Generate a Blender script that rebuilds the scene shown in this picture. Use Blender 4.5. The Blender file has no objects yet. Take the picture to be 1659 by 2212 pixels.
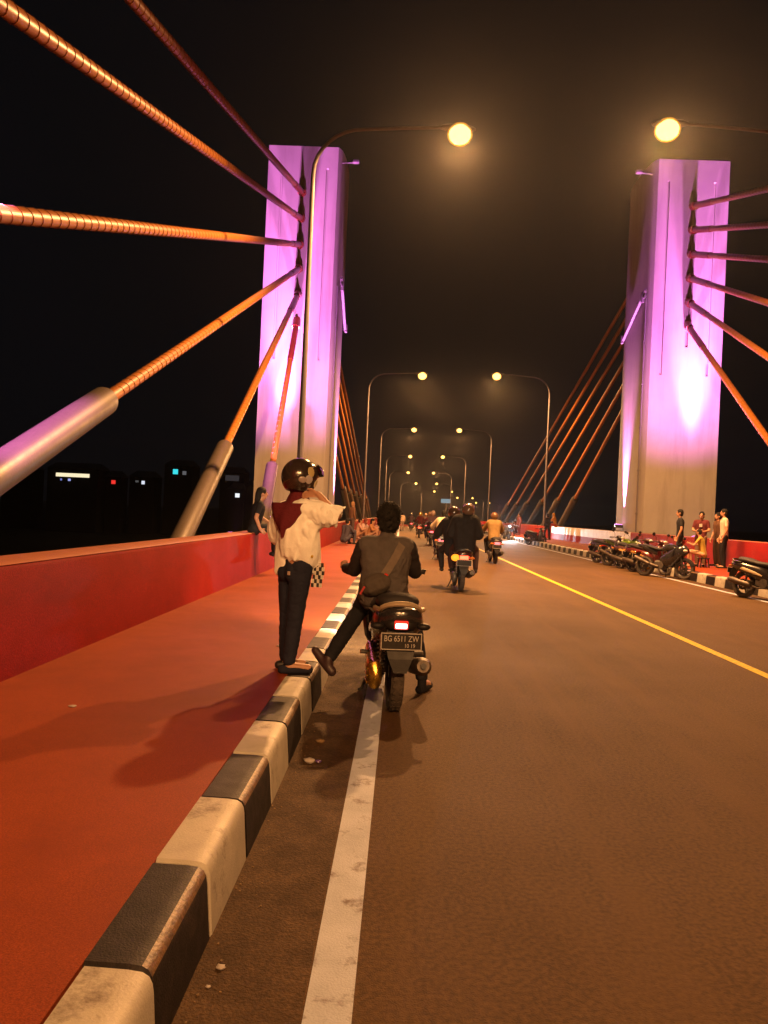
import bpy, math, random
from mathutils import Vector, Matrix, noise
R = math.radians
random.seed(7)
SC = bpy.context.scene
COL = SC.collection

# ------------------------------------------------------------------ camera, sky, exposure
cam_d = bpy.data.cameras.new('camera')
cam = bpy.data.objects.new('camera', cam_d)
COL.objects.link(cam)
cam_d.sensor_fit = 'VERTICAL'
cam_d.sensor_height = 36.0
cam_d.lens = 36.0 * 1700 / 2212
cam_d.clip_start = 0.05
cam_d.clip_end = 4000
cam.matrix_world = (Matrix.Translation((0, 0, 1.45)) @ Matrix.Rotation(R(1.236), 4, 'Z')
                    @ Matrix.Rotation(R(90.145), 4, 'X') @ Matrix.Rotation(R(2.6), 4, 'Z'))
SC.camera = cam

world = bpy.data.worlds.new('World')
SC.world = world
world.use_nodes = True
wn = world.node_tree
bg = wn.nodes['Background']
sky = wn.nodes.new('ShaderNodeTexSky')
sky.sky_type = 'NISHITA'
sky.sun_disc = False
sky.sun_elevation = R(-9)          # night: the sun is well under the horizon
sky.sun_rotation = R(200)
addn = wn.nodes.new('ShaderNodeMixRGB')
addn.blend_type = 'ADD'
addn.inputs[0].default_value = 1.0
addn.inputs[2].default_value = (0.040, 0.040, 0.050, 1)    # city glow on the night air
wn.links.new(sky.outputs[0], addn.inputs[1])
wn.links.new(addn.outputs[0], bg.inputs[0])
bg.inputs[1].default_value = 0.06

SC.view_settings.view_transform = 'Standard'
SC.view_settings.look = 'None'
SC.view_settings.gamma = 1
SC.view_settings.exposure = 0.0
SC.view_settings.use_curve_mapping = False
SC.render.engine = 'CYCLES'
SC.cycles.use_denoising = True
SC.cycles.max_bounces = 6
SC.cycles.diffuse_bounces = 3
SC.cycles.glossy_bounces = 3
SC.cycles.sample_clamp_indirect = 4.0
SC.cycles.caustics_reflective = False
SC.cycles.caustics_refractive = False

SODIUM = (1.0, 0.47, 0.165)
LAMP_W = 8500
PURPLE = (0.95, 0.24, 0.90)

# ------------------------------------------------------------------ materials
def mat(name, col, rough=0.6, metal=0.0, var=0.0, vscale=6.0, bump=0.0, bscale=40.0, emit=None, estr=0.0,
        dark=None, spec=0.5, coat=0.0, detail=6.0, dscale=None, stain=None, stretch=None):
    m = bpy.data.materials.new(name)
    m.use_nodes = True
    nt = m.node_tree
    b = nt.nodes['Principled BSDF']
    b.inputs['Base Color'].default_value = (*col, 1)
    b.inputs['Roughness'].default_value = rough
    b.inputs['Metallic'].default_value = metal
    b.inputs['Specular IOR Level'].default_value = spec
    if coat:
        b.inputs['Coat Weight'].default_value = coat
        b.inputs['Coat Roughness'].default_value = 0.08
    if emit:
        b.inputs['Emission Color'].default_value = (*emit, 1)
        b.inputs['Emission Strength'].default_value = estr
    tc = None
    if var or bump or dark:
        tc = nt.nodes.new('ShaderNodeTexCoord')
    if var or dark:
        n1 = nt.nodes.new('ShaderNodeTexNoise')
        n1.inputs['Scale'].default_value = vscale
        n1.inputs['Detail'].default_value = detail
        n1.inputs['Roughness'].default_value = 0.65
        nt.links.new(tc.outputs['Object'], n1.inputs['Vector'])
        rp = nt.nodes.new('ShaderNodeValToRGB')
        rp.color_ramp.elements[0].position = 0.3
        rp.color_ramp.elements[1].position = 0.72
        lo = dark if dark else tuple(c * (1 - var) for c in col)
        hi = tuple(min(1, c * (1 + var * 0.6)) for c in col)
        rp.color_ramp.elements[0].color = (*lo, 1)
        rp.color_ramp.elements[1].color = (*hi, 1)
        nt.links.new(n1.outputs['Fac'], rp.inputs['Fac'])
        out = rp.outputs['Color']
        if dscale:
            n3 = nt.nodes.new('ShaderNodeTexNoise')
            n3.inputs['Scale'].default_value = dscale
            n3.inputs['Detail'].default_value = 2
            nt.links.new(tc.outputs['Object'], n3.inputs['Vector'])
            r3 = nt.nodes.new('ShaderNodeValToRGB')
            r3.color_ramp.elements[0].position = 0.35
            r3.color_ramp.elements[1].position = 0.68
            r3.color_ramp.elements[0].color = (0.72, 0.72, 0.72, 1)
            r3.color_ramp.elements[1].color = (1.22, 1.22, 1.22, 1)
            mx = nt.nodes.new('ShaderNodeMixRGB')
            mx.blend_type = 'MULTIPLY'
            mx.inputs[0].default_value = 1
            nt.links.new(n3.outputs['Fac'], r3.inputs['Fac'])
            nt.links.new(out, mx.inputs[1])
            nt.links.new(r3.outputs['Color'], mx.inputs[2])
            out = mx.outputs['Color']
        if stain:
            scol, ssc, lo_, hi_ = stain
            n4 = nt.nodes.new('ShaderNodeTexNoise')
            n4.inputs['Scale'].default_value = ssc; n4.inputs['Detail'].default_value = 12; n4.inputs['Roughness'].default_value = 0.7
            mp = nt.nodes.new('ShaderNodeMapping')
            mp.inputs['Scale'].default_value = stretch or (1, 1, 1)
            mp.inputs['Location'].default_value = (3.7, 1.3, 5.1)
            nt.links.new(tc.outputs['Object'], mp.inputs['Vector']); nt.links.new(mp.outputs['Vector'], n4.inputs['Vector'])
            r4 = nt.nodes.new('ShaderNodeMapRange')
            r4.inputs['From Min'].default_value = lo_; r4.inputs['From Max'].default_value = hi_
            nt.links.new(n4.outputs['Fac'], r4.inputs['Value'])
            m4 = nt.nodes.new('ShaderNodeMixRGB')
            m4.inputs[2].default_value = (*scol, 1)
            nt.links.new(r4.outputs['Result'], m4.inputs[0]); nt.links.new(out, m4.inputs[1])
            out = m4.outputs['Color']
        nt.links.new(out, b.inputs['Base Color'])
        rr = nt.nodes.new('ShaderNodeMapRange')
        rr.inputs['To Min'].default_value = min(1, rough + 0.12)
        rr.inputs['To Max'].default_value = max(0.05, rough - 0.12)
        nt.links.new(n1.outputs['Fac'], rr.inputs['Value'])
        nt.links.new(rr.outputs['Result'], b.inputs['Roughness'])
    if bump:
        n2 = nt.nodes.new('ShaderNodeTexNoise')
        n2.inputs['Scale'].default_value = bscale
        n2.inputs['Detail'].default_value = 3
        nt.links.new(tc.outputs['Object'], n2.inputs['Vector'])
        bp = nt.nodes.new('ShaderNodeBump')
        bp.inputs['Strength'].default_value = bump
        bp.inputs['Distance'].default_value = 0.01
        nt.links.new(n2.outputs['Fac'], bp.inputs['Height'])
        nt.links.new(bp.outputs['Normal'], b.inputs['Normal'])
    return m

def glow(name, col, strength, sample=False):
    m = bpy.data.materials.new(name)
    m.use_nodes = True
    nt = m.node_tree
    b = nt.nodes['Principled BSDF']
    b.inputs['Base Color'].default_value = (0.02, 0.02, 0.02, 1)
    b.inputs['Emission Color'].default_value = (*col, 1)
    b.inputs['Emission Strength'].default_value = strength
    if not sample:
        m.cycles.emission_sampling = 'NONE'
    return m

def amber_glass():
    m = bpy.data.materials.new('bowl_glass'); m.use_nodes = True
    nt = m.node_tree; nt.nodes.remove(nt.nodes['Principled BSDF'])
    a = nt.nodes.new('ShaderNodeBsdfTransparent'); e = nt.nodes.new('ShaderNodeEmission'); x = nt.nodes.new('ShaderNodeMixShader')
    a.inputs[0].default_value = (1, .9, .7, 1)
    e.inputs[0].default_value = (1, .42, .04, 1); e.inputs[1].default_value = 1.25
    x.inputs[0].default_value = .38
    nt.links.new(a.outputs[0], x.inputs[1]); nt.links.new(e.outputs[0], x.inputs[2]); nt.links.new(x.outputs[0], nt.nodes['Material Output'].inputs[0])
    m.cycles.emission_sampling = 'NONE'
    return m
M = {}
M['asphalt'] = mat('asphalt', (0.088, 0.046, 0.016), 0.78, var=0.22, vscale=0.35, bump=0.7, bscale=170, dscale=48, spec=0.17, stain=((.108, .055, .017), 1.1, .48, .78), stretch=(2.2, .22, 1))
M['gutter'] = mat('gutter_dirt', (0.070, 0.037, 0.014), 0.8, var=0.45, vscale=5, bump=0.8, bscale=120, dscale=70, spec=0.2)
M['line_white'] = mat('line_white', (0.42, 0.45, 0.54), 0.6, spec=.15, var=0.16, vscale=5, bump=0.4, bscale=150, detail=9, stain=((.14, .11, .10), 7, .56, .68))
M['line_yellow'] = mat('line_yellow', (0.62, 0.44, 0.012), 0.6, spec=.15, var=0.15, vscale=9, bump=0.3, bscale=150, dscale=25)
M['walk_red'] = mat('walk_red', (0.235, 0.043, 0.010), 0.58, var=0.20, vscale=0.9, bump=0.22, bscale=260, spec=0.12, dscale=170, stain=((.175, .031, .009), 1.3, .50, .72))
M['parapet_red'] = mat('parapet_red', (0.215, 0.0065, 0.003), 0.66, var=0.14, vscale=1.2, bump=0.25, bscale=90, spec=0.06, dscale=90, stain=((.14, .006, .004), 1.6, .50, .75), stretch=(1, .6, 2))
M['coping'] = mat('coping', (0.34, 0.10, 0.035), 0.55, var=0.2, vscale=3, bump=0.3, bscale=90)
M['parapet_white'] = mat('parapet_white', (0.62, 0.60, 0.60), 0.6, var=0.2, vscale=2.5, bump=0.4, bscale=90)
M['kerb_white'] = mat('kerb_white', (0.42, 0.39, 0.33), 0.5, spec=.25, var=0.18, vscale=5, bump=0.2, bscale=120, detail=9, stain=((.13, .10, .075), 5, .56, .70))
M['kerb_black'] = mat('kerb_black', (0.013, 0.009, 0.0085), 0.6, var=0.5, vscale=14, bump=0.22, bscale=160, dscale=70, stain=((.045, .03, .024), 7, .55, .75), stretch=(1, .5, 1), spec=.2)
M['kerb_edge'] = mat('kerb_edge', (0.20, 0.105, 0.04), 0.5, dark=(.03, .018, .012), vscale=38, bump=.3, bscale=90)
M['concrete'] = mat('concrete', (0.34, 0.31, 0.28), 0.8, var=0.10, vscale=0.7, bump=0.3, bscale=24, stain=((.22, .19, .17), .9, .50, .78), stretch=(1.6, 1.6, .16))
M['concrete_dark'] = mat('concrete_dark', (0.16, 0.15, 0.14), 0.85, var=0.2, vscale=1.5, bump=0.4)
M['cable'] = mat('cable_orange', (0.30, 0.105, 0.014), 0.42, var=0.12, vscale=3, bump=0.2, bscale=30)
M['cable_sleeve'] = mat('cable_sleeve', (0.24, 0.035, 0.015), 0.45, var=0.12, vscale=3)
M['pipe'] = mat('guide_pipe', (0.085, 0.066, 0.05), 0.45, metal=0.15, var=0.15, vscale=5, bump=0.2, bscale=30)
M['galv'] = mat('galvanised', (0.12, 0.105, 0.115), 0.6, metal=0.2, var=0.12, vscale=4)
M['steel'] = mat('steel', (0.45, 0.44, 0.42), 0.28, metal=0.9)
M['dark_metal'] = mat('dark_metal', (0.05, 0.048, 0.048), 0.4, metal=0.5, var=0.3, vscale=15)
M['rubber'] = mat('rubber', (0.020, 0.019, 0.018), 0.75, bump=0.3, bscale=90)
M['tyre_dusty'] = mat('tyre_dusty', (0.060, 0.045, 0.035), 0.85, var=0.4, vscale=20, bump=0.6, bscale=90)
M['black_plastic'] = mat('black_plastic', (0.012, 0.010, 0.010), 0.5, spec=.28, var=0.2, vscale=14, bump=0.15, bscale=120)
M['seat_vinyl'] = mat('seat_vinyl', (0.022, 0.019, 0.020), 0.62, spec=.3, bump=0.3, bscale=200)
M['gold_case'] = mat('gold_case', (0.55, 0.33, 0.06), 0.28, metal=0.9, var=0.2, vscale=18)
M['muffler'] = mat('muffler', (0.09, 0.07, 0.055), 0.5, metal=0.5, var=0.4, vscale=10)
M['engine'] = mat('engine', (0.13, 0.12, 0.11), 0.5, metal=0.6, var=0.5, vscale=14, bump=0.4, bscale=40)
M['plate'] = mat('plate', (0.022, 0.018, 0.016), 0.55, spec=.25, var=0.3, vscale=20)
M['plate_ink'] = mat('plate_ink', (0.42, 0.39, 0.35), 0.6)
M['rail_beige'] = mat('rail_beige', (0.42, 0.33, 0.22), 0.4, metal=.3)
M['glass_dark'] = mat('glass_dark', (0.02, 0.02, 0.022), 0.08, coat=0.5)
M['lens_clear'] = mat('lens_clear', (0.55, 0.53, 0.50), 0.12, coat=0.6)
M['lens_amber'] = mat('lens_amber', (0.55, 0.17, 0.02), 0.15, coat=0.5)
M['lens_red'] = mat('lens_red', (0.38, 0.015, 0.012), 0.15, coat=0.5)
M['tail_on'] = glow('tail_on', (1.0, 0.62, 0.52), 4.0, True)
M['tail_rim'] = glow('tail_rim', (1.0, 0.025, 0.015), 1.3)
M['tail_red'] = glow('tail_red', (1.0, 0.09, 0.10), 4.5)
M['tail_hot'] = glow('tail_hot', (1.0, 0.085, 0.035), 5.5, True)
M['amber_on'] = glow('amber_on', (1.0, 0.25, 0.012), 2.4, True)
M['head_on'] = glow('head_on', (0.9, 0.95, 1.0), 12.0)
M['lamp_bowl'] = glow('lamp_bowl', (1.0, 0.56, 0.15), 8.0)
M['bowl_glass'] = amber_glass()
M['flood_on'] = glow('flood_on', PURPLE, 5.0)
M['purple_led'] = glow('purple_led', (1.0, 0.5, 1.0), 4.0)
M['skin'] = mat('skin', (0.40, 0.21, 0.13), 0.5, var=0.08, vscale=12, spec=0.4)
M['hair'] = mat('hair', (0.010, 0.008, 0.007), 0.75, spec=.25, bump=0.8, bscale=130)
M['lip'] = mat('lip', (0.25, 0.09, 0.07), 0.5)
M['eye'] = mat('eye', (0.05, 0.035, 0.03), 0.15)
M['water'] = mat('water', (0.006, 0.008, 0.012), 0.12, bump=0.3, bscale=0.8)
M['bank'] = mat('bank', (0.03, 0.035, 0.02), 0.95, var=0.4, vscale=0.1)
M['litter'] = mat('litter', (0.36, 0.32, 0.30), 0.7, var=0.2, vscale=60)
M['carton'] = mat('carton', (0.50, 0.36, 0.20), 0.8, var=0.1, vscale=20)
M['leaf_dry'] = mat('leaf_dry', (0.16, 0.095, 0.04), 0.8, var=0.4, vscale=30)
_paints = {}
def paint(c, rough=0.25):
    k = (c, rough)
    if k not in _paints:
        _paints[k] = mat('paint_%d' % len(_paints), c, rough, var=0.1, vscale=9, coat=0.5)
    return _paints[k]
_cloths = {}
def cloth(c, s=1.0):
    if c not in _cloths:
        _cloths[c] = mat('cloth_%d' % len(_cloths), c, 0.85, var=0.16, vscale=10, bump=0.5, bscale=55, spec=0.2)
    return _cloths[c]

# ------------------------------------------------------------------ mesh builders
class MB:
    def __init__(s):
        s.v = []; s.f = []
    def add(s, vs, fs):
        o = len(s.v)
        s.v += [Vector(p) for p in vs]
        s.f += [tuple(i + o for i in f) for f in fs]
        return s
    def box(s, c, d, bev=0.0, rot=None):
        x, y, z = (k / 2 for k in d)
        if bev <= 0:
            vs = [(sx * x, sy * y, sz * z) for sz in (-1, 1) for sx, sy in ((-1, -1), (1, -1), (1, 1), (-1, 1))]
            fs = [(3, 2, 1, 0), (4, 5, 6, 7), (0, 1, 5, 4), (1, 2, 6, 5), (2, 3, 7, 6), (3, 0, 4, 7)]
        else:
            b = min(bev, x * .95, y * .95, z * .95)
            vs = []; 
            lay = [(-z, b), (-z + b, 0), (z - b, 0), (z, b)]
            for zz, ins in lay:
                X, Y = x - ins, y - ins
                cb = b * 0.8
                vs += [(-X + cb, -Y, zz), (X - cb, -Y, zz), (X, -Y + cb, zz), (X, Y - cb, zz),
                       (X - cb, Y, zz), (-X + cb, Y, zz), (-X, Y - cb, zz), (-X, -Y + cb, zz)]
            fs = [tuple(range(7, -1, -1)), tuple(range(24, 32))]
            for k in range(3):
                for i in range(8):
                    j = (i + 1) % 8
                    fs.append((k * 8 + i, k * 8 + j, k * 8 + 8 + j, k * 8 + 8 + i))
        m = Matrix.Translation(c) @ (rot.to_4x4() if rot else Matrix.Identity(4))
        return s.add([m @ Vector(p) for p in vs], fs)
    def loft(s, rings, cap=True, closed=False):
        n = len(rings[0]); vs = [p for r in rings for p in r]; fs = []
        m = len(rings)
        for k in range(m if closed else m - 1):
            a, b = k * n, ((k + 1) % m) * n
            for i in range(n):
                j = (i + 1) % n
                fs.append((a + i, a + j, b + j, b + i))
        if cap and not closed:
            fs.append(tuple(range(n - 1, -1, -1)))
            fs.append(tuple(range((m - 1) * n, m * n)))
        return s.add(vs, fs)
    def tube(s, pts, rad, seg=10, cap=True):
        pts = [Vector(p) for p in pts]
        if not hasattr(rad, '__len__'):
            rad = [rad] * len(pts)
        rings = []
        up = None
        for i, p in enumerate(pts):
            t = (pts[min(i + 1, len(pts) - 1)] - pts[max(i - 1, 0)]).normalized()
            if up is None:
                up = Vector((0, 0, 1)) if abs(t.z) < 0.9 else Vector((1, 0, 0))
            a = t.cross(up).normalized()
            b = a.cross(t).normalized()
            up = b
            rings.append([p + (a * math.cos(q) + b * math.sin(q)) * rad[i] for q in (2 * math.pi * k / seg for k in range(seg))])
        return s.loft(rings, cap)
    def capsule(s, p0, r0, p1, r1, seg=12):
        p0, p1 = Vector(p0), Vector(p1)
        t = (p1 - p0)
        L = t.length
        t = t / L if L > 1e-6 else Vector((0, 0, 1))
        pts = []; rr = []
        for a in (-88, -60, -30):
            pts.append(p0 + t * r0 * math.sin(R(a))); rr.append(max(r0 * math.cos(R(a)), 1e-4))
        pts.append(p0); rr.append(r0); pts.append(p1); rr.append(r1)
        for a in (30, 60, 88):
            pts.append(p1 + t * r1 * math.sin(R(a))); rr.append(max(r1 * math.cos(R(a)), 1e-4))
        up = Vector((0, 0, 1)) if abs(t.z) < 0.9 else Vector((1, 0, 0))
        A = t.cross(up).normalized(); B = A.cross(t).normalized()
        return s.loft([[p + (A * math.cos(q) + B * math.sin(q)) * r for q in (2 * math.pi * k / seg for k in range(seg))] for p, r in zip(pts, rr)])
    def ell(s, c, r, rot=None, nu=16, nv=10):
        c = Vector(c); rings = []
        for j in range(nv + 1):
            a = -math.pi / 2 + math.pi * j / nv
            cr = max(math.cos(a), 1e-3)
            ring = []
            for i in range(nu):
                q = 2 * math.pi * i / nu
                p = Vector((r[0] * cr * math.cos(q), r[1] * cr * math.sin(q), r[2] * math.sin(a)))
                ring.append(c + (rot @ p if rot else p))
            rings.append(ring)
        return s.loft(rings)
    def lathe(s, prof, c, axis='X', seg=28, closed=False):
        rings = []
        c = Vector(c)
        for k in range(seg):
            q = 2 * math.pi * k / seg
            ring = []
            for r, h in prof:
                if axis == 'X': p = (h, r * math.cos(q), r * math.sin(q))
                elif axis == 'Y': p = (r * math.cos(q), h, r * math.sin(q))
                else: p = (r * math.cos(q), r * math.sin(q), h)
                ring.append(c + Vector(p))
            rings.append(ring)
        n = len(prof); vs = [p for r in rings for p in r]; fs = []
        for k in range(seg):
            a, b = k * n, ((k + 1) % seg) * n
            for i in range(n if closed else n - 1):
                j = (i + 1) % n
                fs.append((a + i, b + i, b + j, a + j))
        return s.add(vs, fs)
    def mesh(s, name, smooth=35):
        me = bpy.data.meshes.new(name)
        me.from_pydata([tuple(v) for v in s.v], [], s.f)
        me.update()
        import bmesh
        bm = bmesh.new(); bm.from_mesh(me)
        bmesh.ops.recalc_face_normals(bm, faces=bm.faces)
        bm.to_mesh(me); bm.free()
        if smooth:
            me.polygons.foreach_set('use_smooth', [True] * len(me.polygons))
            me.set_sharp_from_angle(angle=R(smooth))
        return me
    def obj(s, name, m, parent=None, smooth=35, **tags):
        return link(name, s.mesh(name, smooth), m, parent, **tags)

def link(name, me, m, parent=None, **tags):
    if m is not None and not me.materials:
        me.materials.append(m)
    o = bpy.data.objects.new(name, me)
    COL.objects.link(o)
    if parent: o.parent = parent
    tag(o, **tags)
    return o

def tag(o, label=None, cat=None, group=None, kind=None):
    if label: o['label'] = label
    if cat: o['category'] = cat
    if group: o['group'] = group
    if kind: o['kind'] = kind
    return o

def thing(name, loc, rz=0.0, **tags):
    o = bpy.data.objects.new(name, None)
    o.empty_display_size = 0.2
    COL.objects.link(o)
    o.location = loc
    o.rotation_euler = (0, 0, rz)
    return tag(o, **tags)

def copy_tree(o, parent=None):
    c = o.copy(); COL.objects.link(c)
    if parent: c.parent = parent
    for ch in list(o.children):
        copy_tree(ch, c)
    return c

def ring_xz(w, h, y, z, n=16, p=2.6, x=0.0):
    """superellipse section across the bike at y"""
    out = []
    for k in range(n):
        q = 2 * math.pi * k / n
        cx, sz = math.cos(q), math.sin(q)
        out.append(Vector((x + w * math.copysign(abs(cx) ** (2 / p), cx), y, z + h * math.copysign(abs(sz) ** (2 / p), sz))))
    return out

def remesh(mb, name, voxel, smooth_it=3, fac=0.5, wrinkle=None):
    me = bpy.data.meshes.new(name)
    me.from_pydata([tuple(v) for v in mb.v], [], mb.f)
    import bmesh
    bm = bmesh.new(); bm.from_mesh(me)
    bmesh.ops.recalc_face_normals(bm, faces=bm.faces)
    bm.to_mesh(me); bm.free()
    o = bpy.data.objects.new('tmp_remesh', me)
    COL.objects.link(o)
    md = o.modifiers.new('r', 'REMESH'); md.mode = 'VOXEL'; md.voxel_size = voxel
    if smooth_it:
        sm = o.modifiers.new('s', 'SMOOTH'); sm.iterations = smooth_it; sm.factor = fac
    dg = bpy.context.evaluated_depsgraph_get()
    new = bpy.data.meshes.new_from_object(o.evaluated_get(dg), depsgraph=dg)
    bpy.data.objects.remove(o); bpy.data.meshes.remove(me)
    new.name = name
    new.materials.clear()
    if wrinkle:
        amp, sc, stretch = wrinkle
        ns = [v.normal.copy() for v in new.vertices]
        for v, n in zip(new.vertices, ns):
            p = Vector((v.co.x * sc * stretch[0], v.co.y * sc * stretch[1], v.co.z * sc * stretch[2]))
            w = noise.noise(p + noise.noise_vector(p * 0.6) * 0.9)
            w2 = noise.noise(p * 2.3 + Vector((7, 3, 1)))
            v.co += n * amp * ((1 - abs(w) * 2.2) * 0.8 + w2 * 0.4)
    new.polygons.foreach_set('use_smooth', [True] * len(new.polygons))
    return new

def text_mesh(s, size, extrude=0.001):
    cu = bpy.data.curves.new('txt', 'FONT')
    cu.body = s; cu.size = size; cu.extrude = extrude; cu.align_x = 'CENTER'; cu.align_y = 'CENTER'
    o = bpy.data.objects.new('tmp_txt', cu)
    COL.objects.link(o)
    dg = bpy.context.evaluated_depsgraph_get()
    me = bpy.data.meshes.new_from_object(o.evaluated_get(dg), depsgraph=dg)
    bpy.data.objects.remove(o); bpy.data.curves.remove(cu)
    return me

# ------------------------------------------------------------------ the alignment of the bridge
XC = 3.735
def shift(y):
    return 0.0 if y < 165 else 0.00145 * (y - 165) ** 2 if y < 260 else 0.00145 * 95 ** 2 + 0.2755 * (y - 260)
def drop(y):
    if y < 88: return 0.0
    t = y - 88
    return -0.00026 * t * t if t < 38 else -0.00026 * 38 * 38 - 0.01976 * (t - 38)
def P(x, y, z):
    return Vector((x + shift(y), y, z + drop(y)))
YS = [-30, -15, 0, 15, 30, 45, 60, 75, 88] + list(range(94, 262, 8)) + [270, 290, 310, 340]

def strip(prof, ys=YS):
    """extrude an (x, z) profile along the bridge"""
    return MB().loft([[P(x, y, z) for x, z in prof] for y in ys])
def sheet(x0, x1, z, ys=YS, nx=1):
    mb = MB()
    vs = []
    for y in ys:
        for i in range(nx + 1):
            vs.append(P(x0 + (x1 - x0) * i / nx, y, z))
    fs = []
    n = nx + 1
    for k in range(len(ys) - 1):
        for i in range(nx):
            fs.append((k * n + i, k * n + i + 1, (k + 1) * n + i + 1, (k + 1) * n + i))
    return mb.add(vs, fs)

# river, banks
MB().add([(-3000, -3000, -16), (3000, -3000, -16), (3000, 3000, -16), (-3000, 3000, -16)], [(0, 1, 2, 3)]).obj('river', M['water'], kind='structure')
bk = MB()
xs = [-900 + 40 * i for i in range(60)]
rings = []
for x in xs:
    n0 = noise.noise(Vector((x * 0.01, 0, 0))) * 18
    rings.append([(x, 205 + n0, -17), (x, 215 + n0, -13), (x, 236 + n0 * .5, -9), (x, 330, -6), (x, 600, -4), (x, 2500, -3), (x, 2500, -17)])
bk.loft(rings)
bk.obj('river_bank', M['bank'], kind='structure')

# deck and carriageway
strip([(XC - 9.4, -0.12), (XC - 9.4, -1.6), (XC - 7.5, -2.0), (XC + 7.5, -2.0), (XC + 9.4, -1.6), (XC + 9.4, -0.12)]).obj('bridge_deck', M['concrete_dark'], kind='structure')
sheet(-0.60, 8.07, 0.0, nx=4).obj('road', M['asphalt'], kind='structure')
sheet(-0.575, -0.222, 0.004).obj('gutter', M['gutter'], kind='structure')
sheet(7.74, 8.045, 0.004).obj('gutter', M['gutter'], kind='structure')
sheet(-0.215, -0.075, 0.004).obj('edge_line', M['line_white'], kind='structure')
sheet(7.53, 7.66, 0.004).obj('edge_line', M['line_white'], kind='structure')
sheet(3.68, 3.80, 0.004).obj('centre_line', M['line_yellow'], kind='structure')
strip([(-2.55, 0.246), (-0.775, 0.246), (-0.775, -0.11), (-2.55, -0.11)]).obj('sidewalk', M['walk_red'], kind='structure')
strip([(8.245, 0.246), (10.28, 0.30), (10.28, -0.11), (8.245, -0.11)]).obj('sidewalk', M['walk_red'], kind='structure')

# parapets
def parapet(sgn, x_in, z_base, z_top, label):
    w = 0.42
    x = lambda d: x_in + sgn * d
    prof = [(x(-0.02), -0.11), (x(-0.02), z_base + 0.02), (x(0.0), z_base + 0.1), (x(0.035), z_top - 0.045), (x(0.05), z_top - 0.012), (x(0.08), z_top),
            (x(w - 0.05), z_top + 0.01), (x(w - 0.01), z_top - 0.02), (x(w), z_top - 0.07), (x(w), -0.11)]
    t = thing('parapet', (0, 0, 0), label=label, cat='wall')
    ys = sorted(set(YS + [35.5, 54.0]))
    strip(prof, ys).obj('wall', M['parapet_red'], t)
    strip([(x(0.045), z_top - .004), (x(0.07), z_top + .005), (x(w - .06), z_top + .015), (x(w - .015), z_top - .003), (x(w - .06), z_top - .03), (x(0.07), z_top - .03)], ys).obj('coping', M['coping'], t)
    return t, prof
par_l, prof_l = parapet(-1, -2.57, 0.246, 1.0, 'long red concrete parapet along the sidewalk behind the woman')
par_r, prof_r = parapet(1, 10.30, 0.30, 1.12, 'long red concrete parapet behind the parked motorcycles')
# pale panel laid over a stretch of the far parapet
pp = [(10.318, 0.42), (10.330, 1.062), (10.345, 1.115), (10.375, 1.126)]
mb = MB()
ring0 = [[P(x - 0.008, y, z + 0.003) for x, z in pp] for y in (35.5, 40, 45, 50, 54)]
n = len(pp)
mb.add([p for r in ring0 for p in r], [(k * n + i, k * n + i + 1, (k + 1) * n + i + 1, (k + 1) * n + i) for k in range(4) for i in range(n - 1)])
mb.obj('pale_panel', M['parapet_white'], par_r)

# kerbs: single painted blocks
def kerb(sgn, x_face, label_mat):
    prof = [(0.0, 0.0), (0.016, 0.195), (0.020, 0.218), (0.030, 0.236), (0.048, 0.246), (0.085, 0.250), (0.20, 0.252), (0.205, -0.1), (0.0, -0.1)]
    def block_mesh(name):
        mb = MB(); L = 0.598
        rings = []
        for y, k in ((0, 0.010), (0.010, 0.0), (L - 0.010, 0.0), (L, 0.010)):
            ring = []
            for d, z in prof:
                dd = d + (k if d < 0.1 else 0)
                zz = z - (k if z > 0.15 else 0)
                ring.append((-sgn * dd, y, zz))
            rings.append(ring)
        return mb.loft(rings).mesh(name)
    bed = thing('kerb', (0, 0, 0), kind='structure')
    meshes = []
    for m in (M['kerb_black'], M['kerb_white']):
        me = block_mesh('kerb_block'); me.materials.append(m); meshes.append(me)
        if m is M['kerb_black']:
            me.materials.append(M['kerb_edge'])  # lighter brown faces along the upper edge of the black blocks
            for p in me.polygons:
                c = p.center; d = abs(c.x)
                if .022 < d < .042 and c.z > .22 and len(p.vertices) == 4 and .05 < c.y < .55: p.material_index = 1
    y = 2.035 - 0.605 * 6
    k = 0
    while y < 62:
        o = bpy.data.objects.new('kerb_block', meshes[k % 2]); COL.objects.link(o)
        o.parent = bed
        o.location = (x_face + random.uniform(-.004, .004), y, random.uniform(-.004, .004))
        o.rotation_euler = (0, random.uniform(-.008, .008), random.uniform(-.006, .006))
        y += 0.605; k += 1
    # farther on the blocks are too small to pick apart: one joined part
    for q, m in ((0, M['kerb_black']), (1, M['kerb_white'])):
        mb = MB(); yy = y + 0.605 * q
        while yy < 150:
            rings = [[P(x_face - sgn * d, a, z) for d, z in prof] for a in (yy, yy + 0.598)]
            mb.loft(rings)
            yy += 1.21
        mb.obj('kerb_block', m, bed, kind='stuff')
    return bed
kerb(1, -0.57, 0)
kerb(-1, 8.04, 0)

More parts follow.
